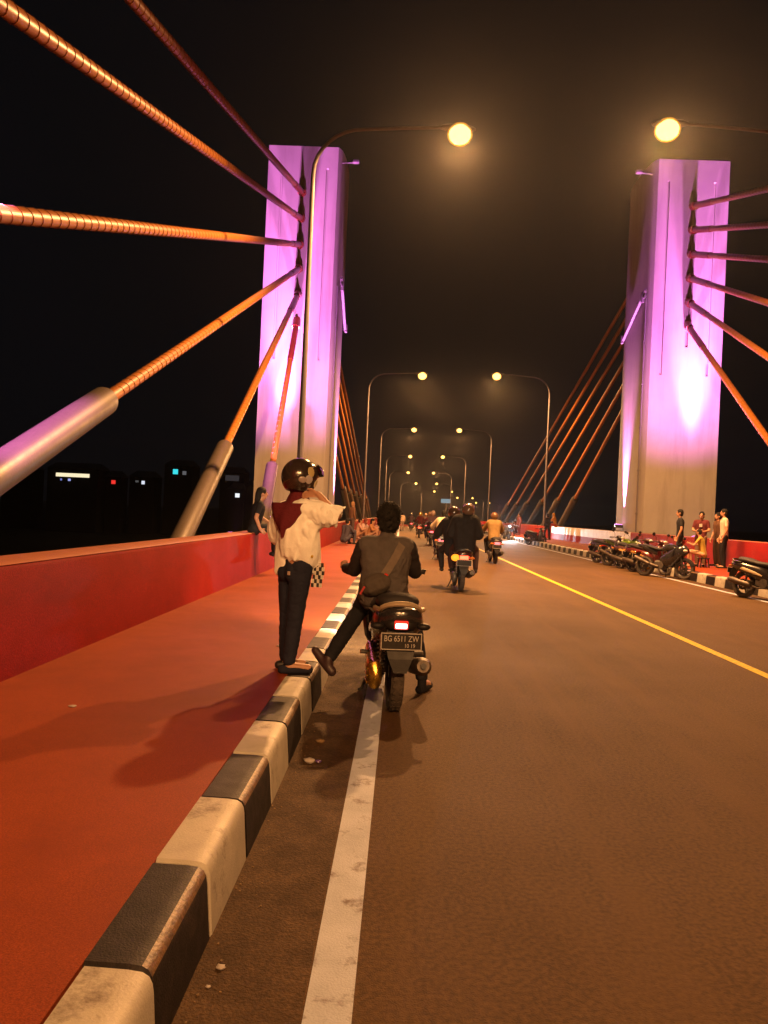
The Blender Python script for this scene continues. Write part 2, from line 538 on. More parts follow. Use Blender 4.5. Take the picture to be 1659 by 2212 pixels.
# ------------------------------------------------------------------ towers
def tower(side, label):
    s = 1 if side == 'r' else -1
    xi, xo = XC + s * 7.37, XC + s * 10.6       # inner and outer edge of the shaft
    y0, y1 = 36.3, 40.6
    slot = XC + s * 8.97
    g1, g2 = XC + s * 7.85, XC + s * 9.95
    t = thing('bridge_tower', (xi, y0, 0), label=label, cat='tower')
    def prof(groove, sl):
        pts = []
        def edge(y, dirx, dep):
            xs = [xi, xo] if dirx > 0 else [xo, xi]
            pts.append((xs[0], y))
            cuts = []
            if groove: cuts += [(g1, 0.11, 0.10), (g2, 0.11, 0.10)]
            if sl: cuts += [(slot, 0.13, 0.12)]
            sg = 1 if xs[1] > xs[0] else -1
            cuts.sort(key=lambda c: c[0] * sg)
            for c, w, d in cuts:
                a, b = c - sg * w / 2, c + sg * w / 2
                pts.extend([(a, y), (a, y + dep * d), (b, y + dep * d), (b, y)])
            pts.append((xs[1], y))
        edge(y0, 1, 1)
        edge(y1, -1, -1)
        # bowed inner face
        pts_in = []
        for k in range(1, 12):
            a = math.pi * k / 12
            yy = (y0 + y1) / 2 + (y1 - y0 - 0.2) / 2 * math.cos(a)
            pts_in.append((xi - s * 0.30 * math.sin(a) ** 0.8, yy))
        pts.extend(pts_in)
        return pts
    mb = MB()
    levels = [(-14, 8.4, False, False), (8.4, 9.7, True, False), (9.7, 16.9, True, True), (16.9, 17.3, True, False), (17.3, 18.3, False, False)]
    for a, b, g, sl in levels:
        p = prof(g, sl)
        mb.loft([[(x, y, a) for x, y in p], [(x, y, b) for x, y in p]])
    # flare at the foot and joints are left plain; local to the tower foot
    off = Vector((xi, y0, 0))
    mb.v = [v - off for v in mb.v]
    mb.obj('shaft', M['concrete'], t, smooth=28)
    # hoist beam and rail on the inner face
    ii = -s * 0.30
    mb = MB()
    mb.tube([(ii - s * .12, 1.0, 11.9), (ii - s * .12, -0.25, 11.9)], 0.05, 8)
    mb.tube([(ii - s * .10, 3.4, 10.6), (ii - s * .12, -0.25, 12.2)], 0.07, 8)
    mb.box((ii - s * .14, 0.15, 11.95), (0.14, 0.16, 0.5), 0.02)
    mb.box((ii - s * .14, 3.3, 10.7), (0.14, 0.16, 0.4), 0.02)
    mb.obj('hoist_rail', M['galv'], t)
    mb = MB()
    mb.tube([(ii * 0.4 - s * .07, 0.42, z) for z in (0.9, 4, 8, 12.0)], 0.045, 8)
    for z in (2, 4, 6, 8, 10):
        mb.box((ii * 0.4 - s * .06, 0.42, z), (0.14, 0.14, 0.06))
    mb.obj('drain_pipe', M['galv'], t)
    mb = MB()
    mb.tube([(0.1 * s, 0.4, 17.75), (-0.75 * s, 0.4, 17.80)], 0.03, 8)
    mb.box((-0.8 * s, 0.4, 17.84), (0.28, 0.2, 0.14), 0.02)
    mb.obj('beacon_arm', M['galv'], t)
    return t
tower('l', 'purple lit concrete bridge tower beyond the woman, behind the sidewalk')
tower('r', 'purple lit concrete bridge tower behind the parked motorcycles')

# ------------------------------------------------------------------ cables
def cable(a, b, label, group, pipe_z=3.2, rad=0.118, fins=True, sleeve=2.6):
    """a: at the tower, b: at the deck anchor"""
    a, b = Vector(a), Vector(b)
    d = (b - a); L = d.length; d /= L
    t = thing('stay_cable', b, label=label, cat='cable', group=group)
    A, B = a - b, Vector((0, 0, 0))
    MB().tube([A, B], rad, 14).obj('strand_duct', M['cable'], t)
    # socket at the tower
    mb = MB()
    mb.tube([A - d * 0.1, A + d * 0.45], rad * 1.6, 14)
    mb.tube([A + d * 0.45, A + d * sleeve], rad * 1.18, 14)
    mb.obj('socket', M['cable_sleeve'], t)
    # guide pipe at the deck
    up = -d
    lp = (pipe_z - b.z) / up.z if up.z > 0.05 else 3
    lp = min(lp, L * 0.35)
    pp = up * lp
    mb = MB()
    mb.tube([B - up * 1.2, pp - up * 0.05, pp], [0.25, 0.25, 0.235], 20)
    mb.obj('guide_pipe', M['pipe'], t)
    mb = MB()
    mb.tube([pp - up * 0.02, pp + up * 0.10], [0.215, 0.15], 16)
    mb.obj('pipe_cap', M['dark_metal'], t)
    if fins:
        side = d.cross(Vector((0, 0, 1))).normalized(); upv = side.cross(d).normalized()
        pitch = 0.29; s0 = lp + 0.5; s1 = L - sleeve - 1.0
        nn = int((s1 - s0) / pitch * 14)
        ring = []
        for k in range(nn):
            q = 2 * math.pi * k / 14
            c = up * (s0 + pitch * k / 14)
            o = side * math.cos(q) + upv * math.sin(q)
            ring.append([c + o * (rad - 0.01) - up * 0.012, c + o * (rad + 0.010), c + o * (rad - 0.01) + up * 0.012])
        MB().loft(ring).obj('helical_fin', M['cable'], t, smooth=40)
    return t
ORD = ['highest', 'second highest', 'third highest', 'third lowest', 'second lowest', 'lowest']
# left front: (tower z, anchor y)
XL, XR = -5.22, 12.72
for i, (z, ya) in enumerate([(16.15, -26.2), (14.95, -16.7), (13.75, -4.8), (12.65, 6.3), (11.45, 18.0), (10.2, 29.2)]):
    cable((XL, 36.35, z), (XL, ya, 0.2), '%s orange stay cable from the near face of the tower beyond the woman' % ORD[i], 'stay cables on the near side of the towers')
for i, (z, ya) in enumerate([(16.2, -15.0), (15.1, -7.7), (14.0, -2.4), (12.9, 5.5), (11.8, 13.5), (10.75, 21.6)]):
    cable((XR, 36.35, z), (XR, ya, 0.2), '%s orange stay cable from the near face of the tower behind the parked motorcycles' % ORD[i], 'stay cables on the near side of the towers')
for i, (z, ya) in enumerate([(16.2, 106), (15.1, 98), (14.0, 90), (12.9, 80.5), (11.8, 72), (10.7, 64.5)]):
    cable((XL, 40.5, z), (-4.0, ya, 0.2 + drop(ya)), '%s stay cable fanning from the far face of the tower beyond the woman' % ORD[i], 'stay cables on the far side of the towers', fins=False, rad=0.11)
    cable((XR, 40.5, z), (12.6, ya, 0.2 + drop(ya)), '%s stay cable fanning from the far face of the tower behind the parked motorcycles' % ORD[i], 'stay cables on the far side of the towers', fins=False, rad=0.11)

# ------------------------------------------------------------------ street lamps
def add_light(name, kind, loc, parent, energy, col, **kw):
    ld = bpy.data.lights.new(name, kind)
    ld.energy = energy; ld.color = col
    for k, v in kw.items(): setattr(ld, k, v)
    o = bpy.data.objects.new(name, ld)
    COL.objects.link(o)
    o.location = loc
    if parent: o.parent = parent
    return o
def street_lamp_proto():
    """right-hand pole: arm reaches towards -x"""
    t = thing('street_lamp', (0, 0, 0))
    pts = [(0, 0, z) for z in (0.0, 2, 4, 6, 8, 9.6)]
    rad = [0.095, 0.088, 0.08, 0.072, 0.065, 0.058]
    for k in range(1, 9):
        a = math.pi / 2 * k / 8
        pts.append((-1.35 * (1 - math.cos(a)), 0, 9.6 + 1.25 * math.sin(a)))
        rad.append(0.058 - 0.014 * k / 8)
    pts.append((-2.6, 0, 10.93)); rad.append(0.042)
    pts.append((-3.55, 0, 10.98)); rad.append(0.038)
    MB().tube(pts, rad, 10).obj('pole', M['galv'], t)
    mb = MB(); mb.box((0, 0, 0.02), (0.36, 0.36, 0.04), 0.01)
    for sx in (-1, 1):
        for sy in (-1, 1): mb.tube([(sx * .13, sy * .13, 0.02), (sx * .13, sy * .13, .09)], 0.018, 6)
    mb.obj('base_plate', M['dark_metal'], t)
    mb = MB()
    rr = []
    for x, w, h, z in ((-3.40, .05, .05, 10.98), (-3.55, .12, .08, 10.98), (-3.80, .17, .10, 10.97), (-4.10, .17, .085, 10.96), (-4.30, .10, .05, 10.95), (-4.35, .03, .02, 10.95)):
        rr.append([(x, w * math.cos(q), z + h * math.sin(q)) for q in (2 * math.pi * k / 14 for k in range(14))])
    mb.loft(rr).obj('lamp_head', M['galv'], t)
    bowl = MB().ell((-3.93, 0, 10.80), (0.345, 0.315, 0.30)).obj('lamp_bowl', M['bowl_glass'], t)
    MB().ell((-3.93, 0, 10.80), (0.30, 0.27, 0.26)).obj('bulb', M['lamp_bowl'], bowl)
    return t
proto = street_lamp_proto()
lights = []
ordn = ['first', 'second', 'third', 'fourth', 'fifth', 'sixth', 'seventh', 'eighth', 'ninth']
sun_d = bpy.data.lights.new('sodium_light', 'SPOT')
sun_d.energy = LAMP_W; sun_d.color = SODIUM; sun_d.spot_size = R(178); sun_d.spot_blend = 0.4; sun_d.shadow_soft_size = 0.17
old_d = sun_d.copy(); old_d.energy = LAMP_W * 1.0
k0 = -2
for k in range(k0, 9):
    for s in (-1, 1):
        y = (21.3 if s < 0 else 20.9) + 37.0 * k
        first = (k == k0 and s == -1)
        o = proto if first else copy_tree(proto)
        x = -2.80 if s < 0 else 10.50
        z = 1.0 if s < 0 else 1.12
        p = P(x, y, z)
        o.location = p
        o.rotation_euler = (0, 0, math.pi if s < 0 else 0)
        who = 'sidewalk with the woman' if s < 0 else 'row of parked motorcycles'
        if k >= 0:
            o['label'] = '%s lit street lamp ahead on the side of the %s' % (ordn[k], who)
        else:
            o['label'] = '%s street lamp back from the viewer on the side of the %s' % (ordn[-k - 1], who)
        o['category'] = 'street lamp'
        o['group'] = 'curved street lamps along the bridge'
        l = bpy.data.objects.new('sodium_light', sun_d if k >= 0 else old_d); COL.objects.link(l)
        l.parent = o; l.location = (-3.93, 0, 10.47)

# ------------------------------------------------------------------ floodlights
def aim(o, target):
    d = Vector(target) - o.location
    o.rotation_euler = d.to_track_quat('-Z', 'Y').to_euler()
def flood(loc, target, energy, ang, blend, label, size=0.12, stand=0.5):
    t = thing('floodlight', (loc[0], loc[1], loc[2] - stand), label=label, cat='floodlight', group='purple floodlights at the towers')
    d = (Vector(target) - Vector(loc)).normalized()
    q = d.to_track_quat('Z', 'Y').to_matrix()
    mb = MB(); mb.box((0, 0, stand), (0.42, 0.34, 0.16), 0.02, q)
    mb.obj('housing', M['dark_metal'], t)
    mb = MB(); mb.box(Vector((0, 0, stand)) + d * 0.085, (0.36, 0.28, 0.02), 0.004, q)
    mb.obj('lens', M['flood_on'], t)
    mb = MB(); mb.box((0, 0, 0.0), (0.3, 0.3, 0.03), 0.005)
    mb.tube([(-.24, 0, 0.02), (-.24, 0, stand)], 0.02, 6); mb.tube([(.24, 0, 0.02), (.24, 0, stand)], 0.02, 6)
    mb.obj('bracket', M['dark_metal'], t)
    l = add_light('flood_beam', 'SPOT', Vector((0, 0, stand)) + d * 0.12, t, energy, PURPLE, spot_size=R(ang), spot_blend=blend, shadow_soft_size=size)
    aim(l, l.location + d)
    return t
for s, nm in ((-1, 'beyond the woman'), (1, 'behind the parked motorcycles')):
    xf = XC + s * 9.35
    # wide wash up the near face, narrow hot beam, a grazing beam on the bowed inner face, one behind
    flood((XC + s * 9.35, 26.5, 0.45), (XC + s * 9.3, 36.3, 11.6), 25000, 60, 1.0, 'wide floodlight out on the deck edge in front of the tower ' + nm, stand=0.45)
    flood((XC + s * 7.4, 26.5, 0.45), (XC + s * 8.4, 36.3, 11.6), 19000, 60, 1.0, 'wide floodlight close to the parapet in front of the tower ' + nm, stand=0.45)
    flood((xf, 35.0, 1.0), (xf - s * .03, 36.3, 12.6), 120000, 19, 1.0, 'floodlight close under the near face of the tower ' + nm)
    xi = XC + s * 7.37 - s * 0.30
    flood((xi - s * 0.24, 38.45, 1.38), (xi - s * 0.03, 38.45, 10.5), 60000, 28, 1.0, 'floodlight at the foot of the bowed inner face of the tower ' + nm, size=0.05, stand=0.24)
    flood((XC + s * 9.1, 47.0, 0.5), (XC + s * 9.0, 40.6, 12), 6000, 50, 0.9, 'floodlight behind the tower ' + nm)
    flood((XC + s * 8.3, 107.0, drop(107) + 0.5), (XC + s * 8.8, 90, 5.5), 14000, 16, 0.8, 'distant floodlight at the last stay anchor past the tower ' + nm)

flood((-4.75, 7.2, 7.2), (-5.2, 11.2, 2.4), 14000, 34, 0.7, 'floodlight on a post beside the guide pipe of the third lowest near cable', stand=7.2)
flood((-3.55, 27.0, 0.35), (-5.2, 30.4, 2.4), 2600, 24, 0.9, 'floodlight low outside the parapet before the lowest near cable', stand=0.35)
# ------------------------------------------------------------------ motorcycles
def wheel(parent, y, r, tw, rimcol, loc_z=None, disc=True, spokes=5, name='wheel', dusty=False):
    rim = MB()
    z = r if loc_z is None else loc_z
    c = (0, y, z)
    rw = tw * 0.55
    rim.lathe([(r * .74, -rw * .75), (r * .78, -rw * .75), (r * .70, -rw * .2), (r * .70, rw * .2), (r * .78, rw * .75), (r * .74, rw * .75), (r * .66, rw * .3), (r * .66, -rw * .3)], c, 'X', 28, closed=True)
    rim.lathe([(r * .02, -.045), (r * .16, -.045), (r * .16, .045), (r * .02, .045)], c, 'X', 16)
    for k in range(spokes):
        a = 2 * math.pi * k / spokes
        d = Vector((0, math.cos(a), math.sin(a)))
        rim.tube([Vector(c) + d * r * .12, Vector(c) + d * r * .70], [0.020, 0.014], 6)
    if disc:
        rim.lathe([(r * .22, .05), (r * .42, .05), (r * .42, .056), (r * .22, .056)], c, 'X', 24, closed=True)
    w = rim.obj(name, rimcol, parent)
    t = MB()
    h = tw / 2
    t.lathe([(r * .74, -h * .72), (r * .83, -h * .98), (r * .92, -h * .92), (r * .975, -h * .62), (r, -h * .2), (r, h * .2), (r * .975, h * .62), (r * .92, h * .92), (r * .83, h * .98), (r * .74, h * .72)], c, 'X', 36)
    # tread grooves: raised blocks on the shoulders
    for k in range(36):
        a = 2 * math.pi * k / 36
        for sx in (-1, 1):
            p = Vector((sx * h * .45, y + math.cos(a) * r * .985, z + math.sin(a) * r * .985))
            rt = Matrix.Rotation(a - math.pi / 2, 3, 'X') @ Matrix.Rotation(sx * 0.4, 3, 'Z')
            t.box(p, (h * .5, r * .10, r * .055), 0, rt)
    t.obj('tyre', M['tyre_dusty'] if dusty else M['rubber'], w)
    return w

def motorcycle(loc, rz, body, label, group='motorcycles', accent=None, lit=False, plate_text=None, style='scooter',
               tail_mat=None, case=None, mirrors=True, bar=.33, lean=0.0, head_lit=False, amber=None, seat_col=None):
    """forward is +y, origin on the ground midway between the axles"""
    t = thing('motorcycle', loc, rz, label=label, cat='motorcycle', group=group)
    if lean: t.rotation_euler = (0, lean, rz)
    bp = paint(body); ac = paint(accent) if accent else bp
    rr = 0.285
    sport = style == 'sport'
    yr, yf = -0.63, 0.64
    wheel(t, yr, rr, 0.10 if not sport else 0.14, M['dark_metal'], dusty=True)
    wheel(t, yf, rr if not sport else 0.30, 0.085 if not sport else 0.11, M['dark_metal'], dusty=True)
    # fork and front mudguard
    mb = MB()
    for sx in (-1, 1):
        mb.tube([(sx * .075, yf, rr), (sx * .075, yf - .04, .45), (sx * .07, yf - .17, .80)], [.026, .024, .02], 8)
    mb.box((0, yf - .16, .80), (.2, .06, .04), .01)
    mb.obj('fork', M['dark_metal'], t)
    g = []
    for k in range(9):
        a = R(20 + 125 * k / 8)
        y, z, q = yf + math.cos(a) * (rr + .03), rr + math.sin(a) * (rr + .03), .065
        o = Vector((0, math.cos(a), math.sin(a)))
        g.append([Vector((-q, y, z)) - o * .06, Vector((-q * .8, y, z)) - o * .01, Vector((0, y, z)) + o * .01, Vector((q * .8, y, z)) - o * .01, Vector((q, y, z)) - o * .06,
                  Vector((q * .85, y, z)) - o * .06, Vector((0, y, z)) - o * .004, Vector((-q * .85, y, z)) - o * .06])
    MB().loft(g).obj('front_mudguard', bp, t)
    # tail cowl, body
    if not sport:
        rings = [ring_xz(.05, .03, -.93, .735), ring_xz(.135, .085, -.90, .705), ring_xz(.175, .115, -.80, .685), ring_xz(.19, .13, -.62, .655),
                 ring_xz(.175, .15, -.40, .60), ring_xz(.16, .18, -.20, .54), ring_xz(.13, .19, -.02, .48), ring_xz(.11, .14, .10, .40)]
        MB().loft(rings).obj('tail_cowl', bp, t, smooth=50)
        mb = MB()
        for sx in (-1, 1):
            mb.loft([ring_xz(.012, .022, -.80, .66, 10, x=sx * .155), ring_xz(.014, .035, -.55, .62, 10, x=sx * .177), ring_xz(.012, .03, -.25, .55, 10, x=sx * .17), ring_xz(.006, .012, -.08, .5, 10, x=sx * .145)])
        o = mb.obj('side_trim', ac, t, kind=None)
        # seat
        rings = [ring_xz(.09, .035, -.775, .805, p=2.2), ring_xz(.15, .065, -.72, .815, p=2.2), ring_xz(.16, .07, -.55, .80, p=2.2), ring_xz(.14, .05, -.33, .765, p=2.2),
                 ring_xz(.125, .055, -.20, .745, p=2.2), ring_xz(.10, .06, -.02, .735, p=2.2), ring_xz(.05, .03, .08, .70, p=2.2)]
        MB().loft(rings).obj('seat', seat_col or M['seat_vinyl'], t, smooth=60)
        # footboard and leg shield
        mb = MB()
        mb.loft([ring_xz(.13, .05, .02, .30, p=4), ring_xz(.15, .035, .12, .27, p=4), ring_xz(.15, .035, .34, .27, p=4), ring_xz(.13, .05, .42, .32, p=4)])
        mb.obj('footboard', M['black_plastic'], t)
        rings = []
        for z, w, y, d in ((.28, .10, .42, .05), (.40, .17, .42, .06), (.58, .20, .44, .075), (.74, .18, .45, .08), (.86, .12, .43, .07), (.93, .07, .42, .04)):
            rings.append([Vector((w * math.cos(q), y + d * math.sin(q) - .06 * abs(math.cos(q)) ** 2, z)) for q in (2 * math.pi * k / 16 for k in range(16))])
        MB().loft(rings).obj('leg_shield', bp, t, smooth=50)
        zb = .97
    else:
        rings = [ring_xz(.03, .02, -.92, .90), ring_xz(.08, .05, -.85, .87), ring_xz(.11, .07, -.62, .82), ring_xz(.10, .09, -.40, .75), ring_xz(.08, .08, -.2, .68)]
        MB().loft(rings).obj('tail_cowl', bp, t, smooth=50)
        rings = [ring_xz(.08, .03, -.72, .895, p=2.2), ring_xz(.12, .05, -.50, .86, p=2.2), ring_xz(.13, .05, -.25, .80, p=2.2), ring_xz(.08, .05, -.08, .79, p=2.2)]
        MB().loft(rings).obj('seat', M['seat_vinyl'], t, smooth=60)
        rings = [ring_xz(.06, .05, -.12, .80), ring_xz(.13, .10, .0, .84), ring_xz(.15, .12, .14, .87), ring_xz(.12, .09, .32, .86), ring_xz(.05, .04, .40, .84)]
        MB().loft(rings).obj('fuel_tank', ac, t, smooth=60)
        rings = [ring_xz(.10, .10, -.10, .50), ring_xz(.17, .22, .08, .52), ring_xz(.19, .27, .28, .58), ring_xz(.17, .24, .45, .70), ring_xz(.13, .16, .60, .80), ring_xz(.05, .06, .72, .80)]
        MB().loft(rings).obj('fairing', bp, t, smooth=50)
        MB().loft([ring_xz(.12, .02, .42, .93), ring_xz(.11, .05, .50, .99), ring_xz(.07, .05, .54, 1.05)]).obj('windscreen', M['glass_dark'], t, smooth=50)
        zb = .97
    # engine, swing arm with belt case, muffler, shock
    mb = MB()
    mb.box((0, -.12, .36), (.24, .34, .24), .05)
    mb.lathe([(.01, -.14), (.10, -.14), (.11, -.10), (.11, .10), (.10, .14), (.01, .14)], (0, -.05, .34), 'X', 16)
    mb.obj('engine', M['engine'], t)
    mb = MB()
    mb.loft([ring_xz(.02, .03, -.88 + .10, .27, 12, x=-.15), ring_xz(.055, .10, -.74, .275, 12, x=-.155), ring_xz(.06, .105, -.58, .285, 12, x=-.155),
             ring_xz(.05, .07, -.35, .32, 12, x=-.15), ring_xz(.05, .085, -.14, .35, 12, x=-.145), ring_xz(.03, .05, -.02, .35, 12, x=-.14)])
    for z in (.22, .27, .32):
        mb.box((-.212, -.64, z), (.012, .2, .016), .004)
    mb.obj('belt_case', case or M['engine'], t, smooth=50)
    mb = MB()
    if sport:
        mb.tube([(.15, -.1, .30), (.17, -.4, .36), (.19, -.85, .52)], [.03, .05, .062], 14)
    else:
        mb.tube([(.10, .05, .26), (.14, -.18, .24), (.165, -.34, .28)], [.02, .022, .028], 10)
        mb.tube([(.165, -.32, .275), (.17, -.38, .285), (.175, -.86, .37), (.175, -.90, .38)], [.035, .062, .066, .045], 16)
    mb.obj('muffler', M['muffler'], t)
    mb = MB()
    mb.tube([(.175, -.895, .38), (.175, -.925, .385)], .022, 10)
    mb.obj('tailpipe', M['dark_metal'], t)
    mb = MB()
    sp = []
    for k in range(80):
        q = 2 * math.pi * k / 11
        sp.append((-.115 + .026 * math.cos(q), -.70 + .026 * math.sin(q), .33 + .22 * k / 80))
    mb.tube(sp, .006, 5)
    mb.tube([(-.115, -.70, .26), (-.115, -.69, .60)], .013, 8)
    mb.obj('shock_absorber', M['steel'], t)
    # rear mudguard, plate, lamps
    mb = MB()
    mb.loft([[(-.09, -.88, .66), (.09, -.88, .66), (.09, -.85, .67), (-.09, -.85, .67)], [(-.105, -.955, .53), (.105, -.955, .53), (.10, -.935, .53), (-.10, -.935, .53)],
             [(-.085, -.985, .44), (.085, -.985, .44), (.08, -.97, .44), (-.08, -.97, .44)], [(-.045, -1.0, .345), (.045, -1.0, .345), (.04, -.985, .345), (-.04, -.985, .345)]])
    mb.obj('rear_mudguard', M['black_plastic'], t, smooth=0)
    pl = MB().box((0, -.985, .565), (.275, .006, .105), .002).obj('licence_plate', M['plate'], t, smooth=0)
    mb = MB()
    for a, b, c in (((0, -.988, .621), (.285, .012, .007), 0), ((0, -.988, .509), (.285, .012, .007), 0), ((-.141, -.988, .565), (.007, .012, .119), 0), ((.141, -.988, .565), (.007, .012, .119), 0)):
        mb.box(a, b, .002)
    mb.obj('plate_frame', M['plate_ink'], pl, kind=None)
    if plate_text:
        for txt, size, x, z in ((plate_text[0], .050, 0, .583), (plate_text[1], .034, .06, .535)):
            me = text_mesh(txt, size)
            sxx = .245 / max(me.vertices, key=lambda v: v.co.x).co.x / 2 if txt is plate_text[0] else 1.0
            for v in me.vertices:
                v.co = Vector((v.co.x * sxx + x, -.9895 - v.co.z, v.co.y * 1.15 + z))
            link('plate_text', me, M['plate_ink'], pl)
    hs = MB().loft([ring_xz(.13, .035, -.88, .675), ring_xz(.11, .042, -.925, .672), ring_xz(.06, .03, -.945, .668)]).obj('tail_light', (M['tail_rim'] if lit else M['lens_red']) if not plate_text else M['black_plastic'], t, smooth=50)
    if lit:
        if plate_text:
            MB().box((0, -.946, .674), (.098, .012, .060), .006).obj('tail_lens', M['tail_rim'], hs, smooth=50)
        big = 1.0 if plate_text else 2.0
        MB().box((0, -.952, .668), (.084 * big, .012, .036 * big), .008).obj('bulb_glow', tail_mat or M['tail_on'], hs, smooth=50)
    for sx in (-1, 1):
        am = amber if (amber and sx == -1) else M['lens_amber']
        MB().ell((sx * .165, -.90, .66), (.05, .03, .026) if am is M['lens_amber'] else (.085, .05, .068)).obj('turn_signal', M['black_plastic'] if plate_text else am, t)
    # grab rail
    if not sport:
        mb = MB()
        pts = [(-.165, -.62, .755), (-.175, -.76, .765)] + [(-.135 * math.cos(math.pi * k / 10) * 1.05, -.83 - .085 * math.sin(math.pi * k / 10), .765 + .055 * math.sin(math.pi * k / 10)) for k in range(11)] + [(.175, -.76, .765), (.165, -.62, .755)]
        mb.tube(pts, .019, 8)
        mb.obj('grab_rail', M['rail_beige'] if plate_text else M['dark_metal'], t)
    # handlebar
    zb = .99 if not sport else .93
    hb = MB().tube([(-bar, .30, zb - .02), (-.2, .36, zb), (-.06, .42, zb - .05), (.06, .42, zb - .05), (.2, .36, zb), (bar, .30, zb - .02)], .014, 8).obj('handlebar', M['dark_metal'], t)
    for sx in (-1, 1):
        MB().tube([(sx * (bar - .09), .345, zb - .01), (sx * (bar + .03), .285, zb - .025)], .021, 10).obj('grip', M['rubber'], hb)
        MB().tube([(sx * .21, .39, zb), (sx * .34, .35, zb - .015)], .007, 6).obj('lever', M['steel'], hb)
        if not mirrors: continue
        mb = MB()
        mb.tube([(sx * .20, .37, zb), (sx * .24, .40, zb + .12), (sx * .29, .38, zb + .19)], .007, 6)
        rot = Matrix.Rotation(sx * 0.1, 3, 'Z')
        mb.ell((sx * .31, .37, zb + .225), (.062, .022, .042), rot)
        mir = mb.obj('mirror', M['black_plastic'], t)
        MB().ell((sx * .308, .353, zb + .225), (.053, .008, .034), rot).obj('mirror_glass', M['glass_dark'], mir)
    if not sport:
        MB().loft([ring_xz(.05, .03, .30, zb), ring_xz(.12, .055, .36, zb + .01), ring_xz(.14, .07, .46, zb), ring_xz(.10, .055, .54, zb - .01), ring_xz(.04, .03, .58, zb - .01)]).obj('handlebar_cowl', bp, t, smooth=50)
        hl = MB().ell((0, .55, zb - .01), (.085, .045, .05)).obj('headlight', M['head_on'] if head_lit else M['lens_clear'], t)
    else:
        for sx in (-1, 1):
            MB().ell((sx * .075, .66, .80), (.05, .07, .04)).obj('headlight', M['head_on'] if head_lit else M['lens_clear'], t)
    # side stand, foot pegs
    MB().tube([(-.10, .02, .26), (-.20, -.06, .03), (-.23, -.06, .012)], .012, 6).obj('side_stand', M['dark_metal'], t)
    for sx in (-1, 1):
        MB().tube([(sx * .13, -.33, .37), (sx * .245, -.36, .38)], .017, 8).obj('foot_peg', M['steel'], t)
    return t

# ------------------------------------------------------------------ people
def hand(mb, wrist, fwd, side, s=1.0, curl=0.5, up=None):
    """palm, four curled fingers, thumb; side: unit vector across the palm towards the thumb"""
    fwd = Vector(fwd).normalized(); side = (Vector(side) - fwd * Vector(side).dot(fwd)).normalized()
    nrm = fwd.cross(side).normalized()
    if up is not None and nrm.dot(Vector(up)) < 0: nrm = -nrm
    w = Vector(wrist)
    k0, k1 = w + fwd * .02 * s, w + fwd * .085 * s
    for a in (-.024, -.008, .008, .024):
        mb.capsule(k0 + side * a * .8 * s, .014 * s, k1 + side * a * 1.15 * s, .0125 * s, 8)
    for a, ln in ((-.028, .055), (-.0095, .070), (.0095, .074), (.028, .066)):
        b = k1 + side * a * s
        c1, c2 = R(65 * curl), R(140 * curl)
        m = b + (fwd * math.cos(c1) - nrm * math.sin(c1)) * ln * .5 * s
        e = m + (fwd * math.cos(c2) - nrm * math.sin(c2)) * ln * .5 * s
        mb.capsule(b, .0095 * s, m, .0088 * s, 8); mb.capsule(m, .0088 * s, e, .0075 * s, 8)
    tb = w + fwd * .03 * s + side * .028 * s
    t1 = tb + (fwd * .6 + side * .75 - nrm * .2) * .035 * s
    t2 = t1 + (fwd * .95 + side * .15 - nrm * .35) * .032 * s
    mb.capsule(tb, .0125 * s, t1, .0105 * s, 8); mb.capsule(t1, .0105 * s, t2, .0085 * s, 8)

def head_shape(mb, c, f, s=1.0, neck=None):
    """skull, jaw, nose, ears; f: unit vector the face points to"""
    c = Vector(c); f = Vector(f).normalized()
    r = f.cross(Vector((0, 0, 1))).normalized(); u = r.cross(f).normalized()
    rot = Matrix((r, f, u)).transposed()
    mb.ell(c + (u * .018 - f * .008) * s, (.074 * s, .094 * s, .098 * s), rot)
    mb.ell(c + (f * .022 - u * .055) * s, (.055 * s, .066 * s, .062 * s), rot)
    mb.capsule(c + (f * .083 + u * .012) * s, .010 * s, c + (f * .104 - u * .022) * s, .014 * s, 8)
    for sg in (-1, 1):
        mb.ell(c + (r * .077 * sg - f * .005 - u * .01) * s, (.011 * s, .020 * s, .030 * s), rot)
    mb.capsule(c + (f * .074 - u * .052) * s, .012 * s, c + (f * .072 - u * .068) * s, .012 * s, 8)
    return r, u, rot

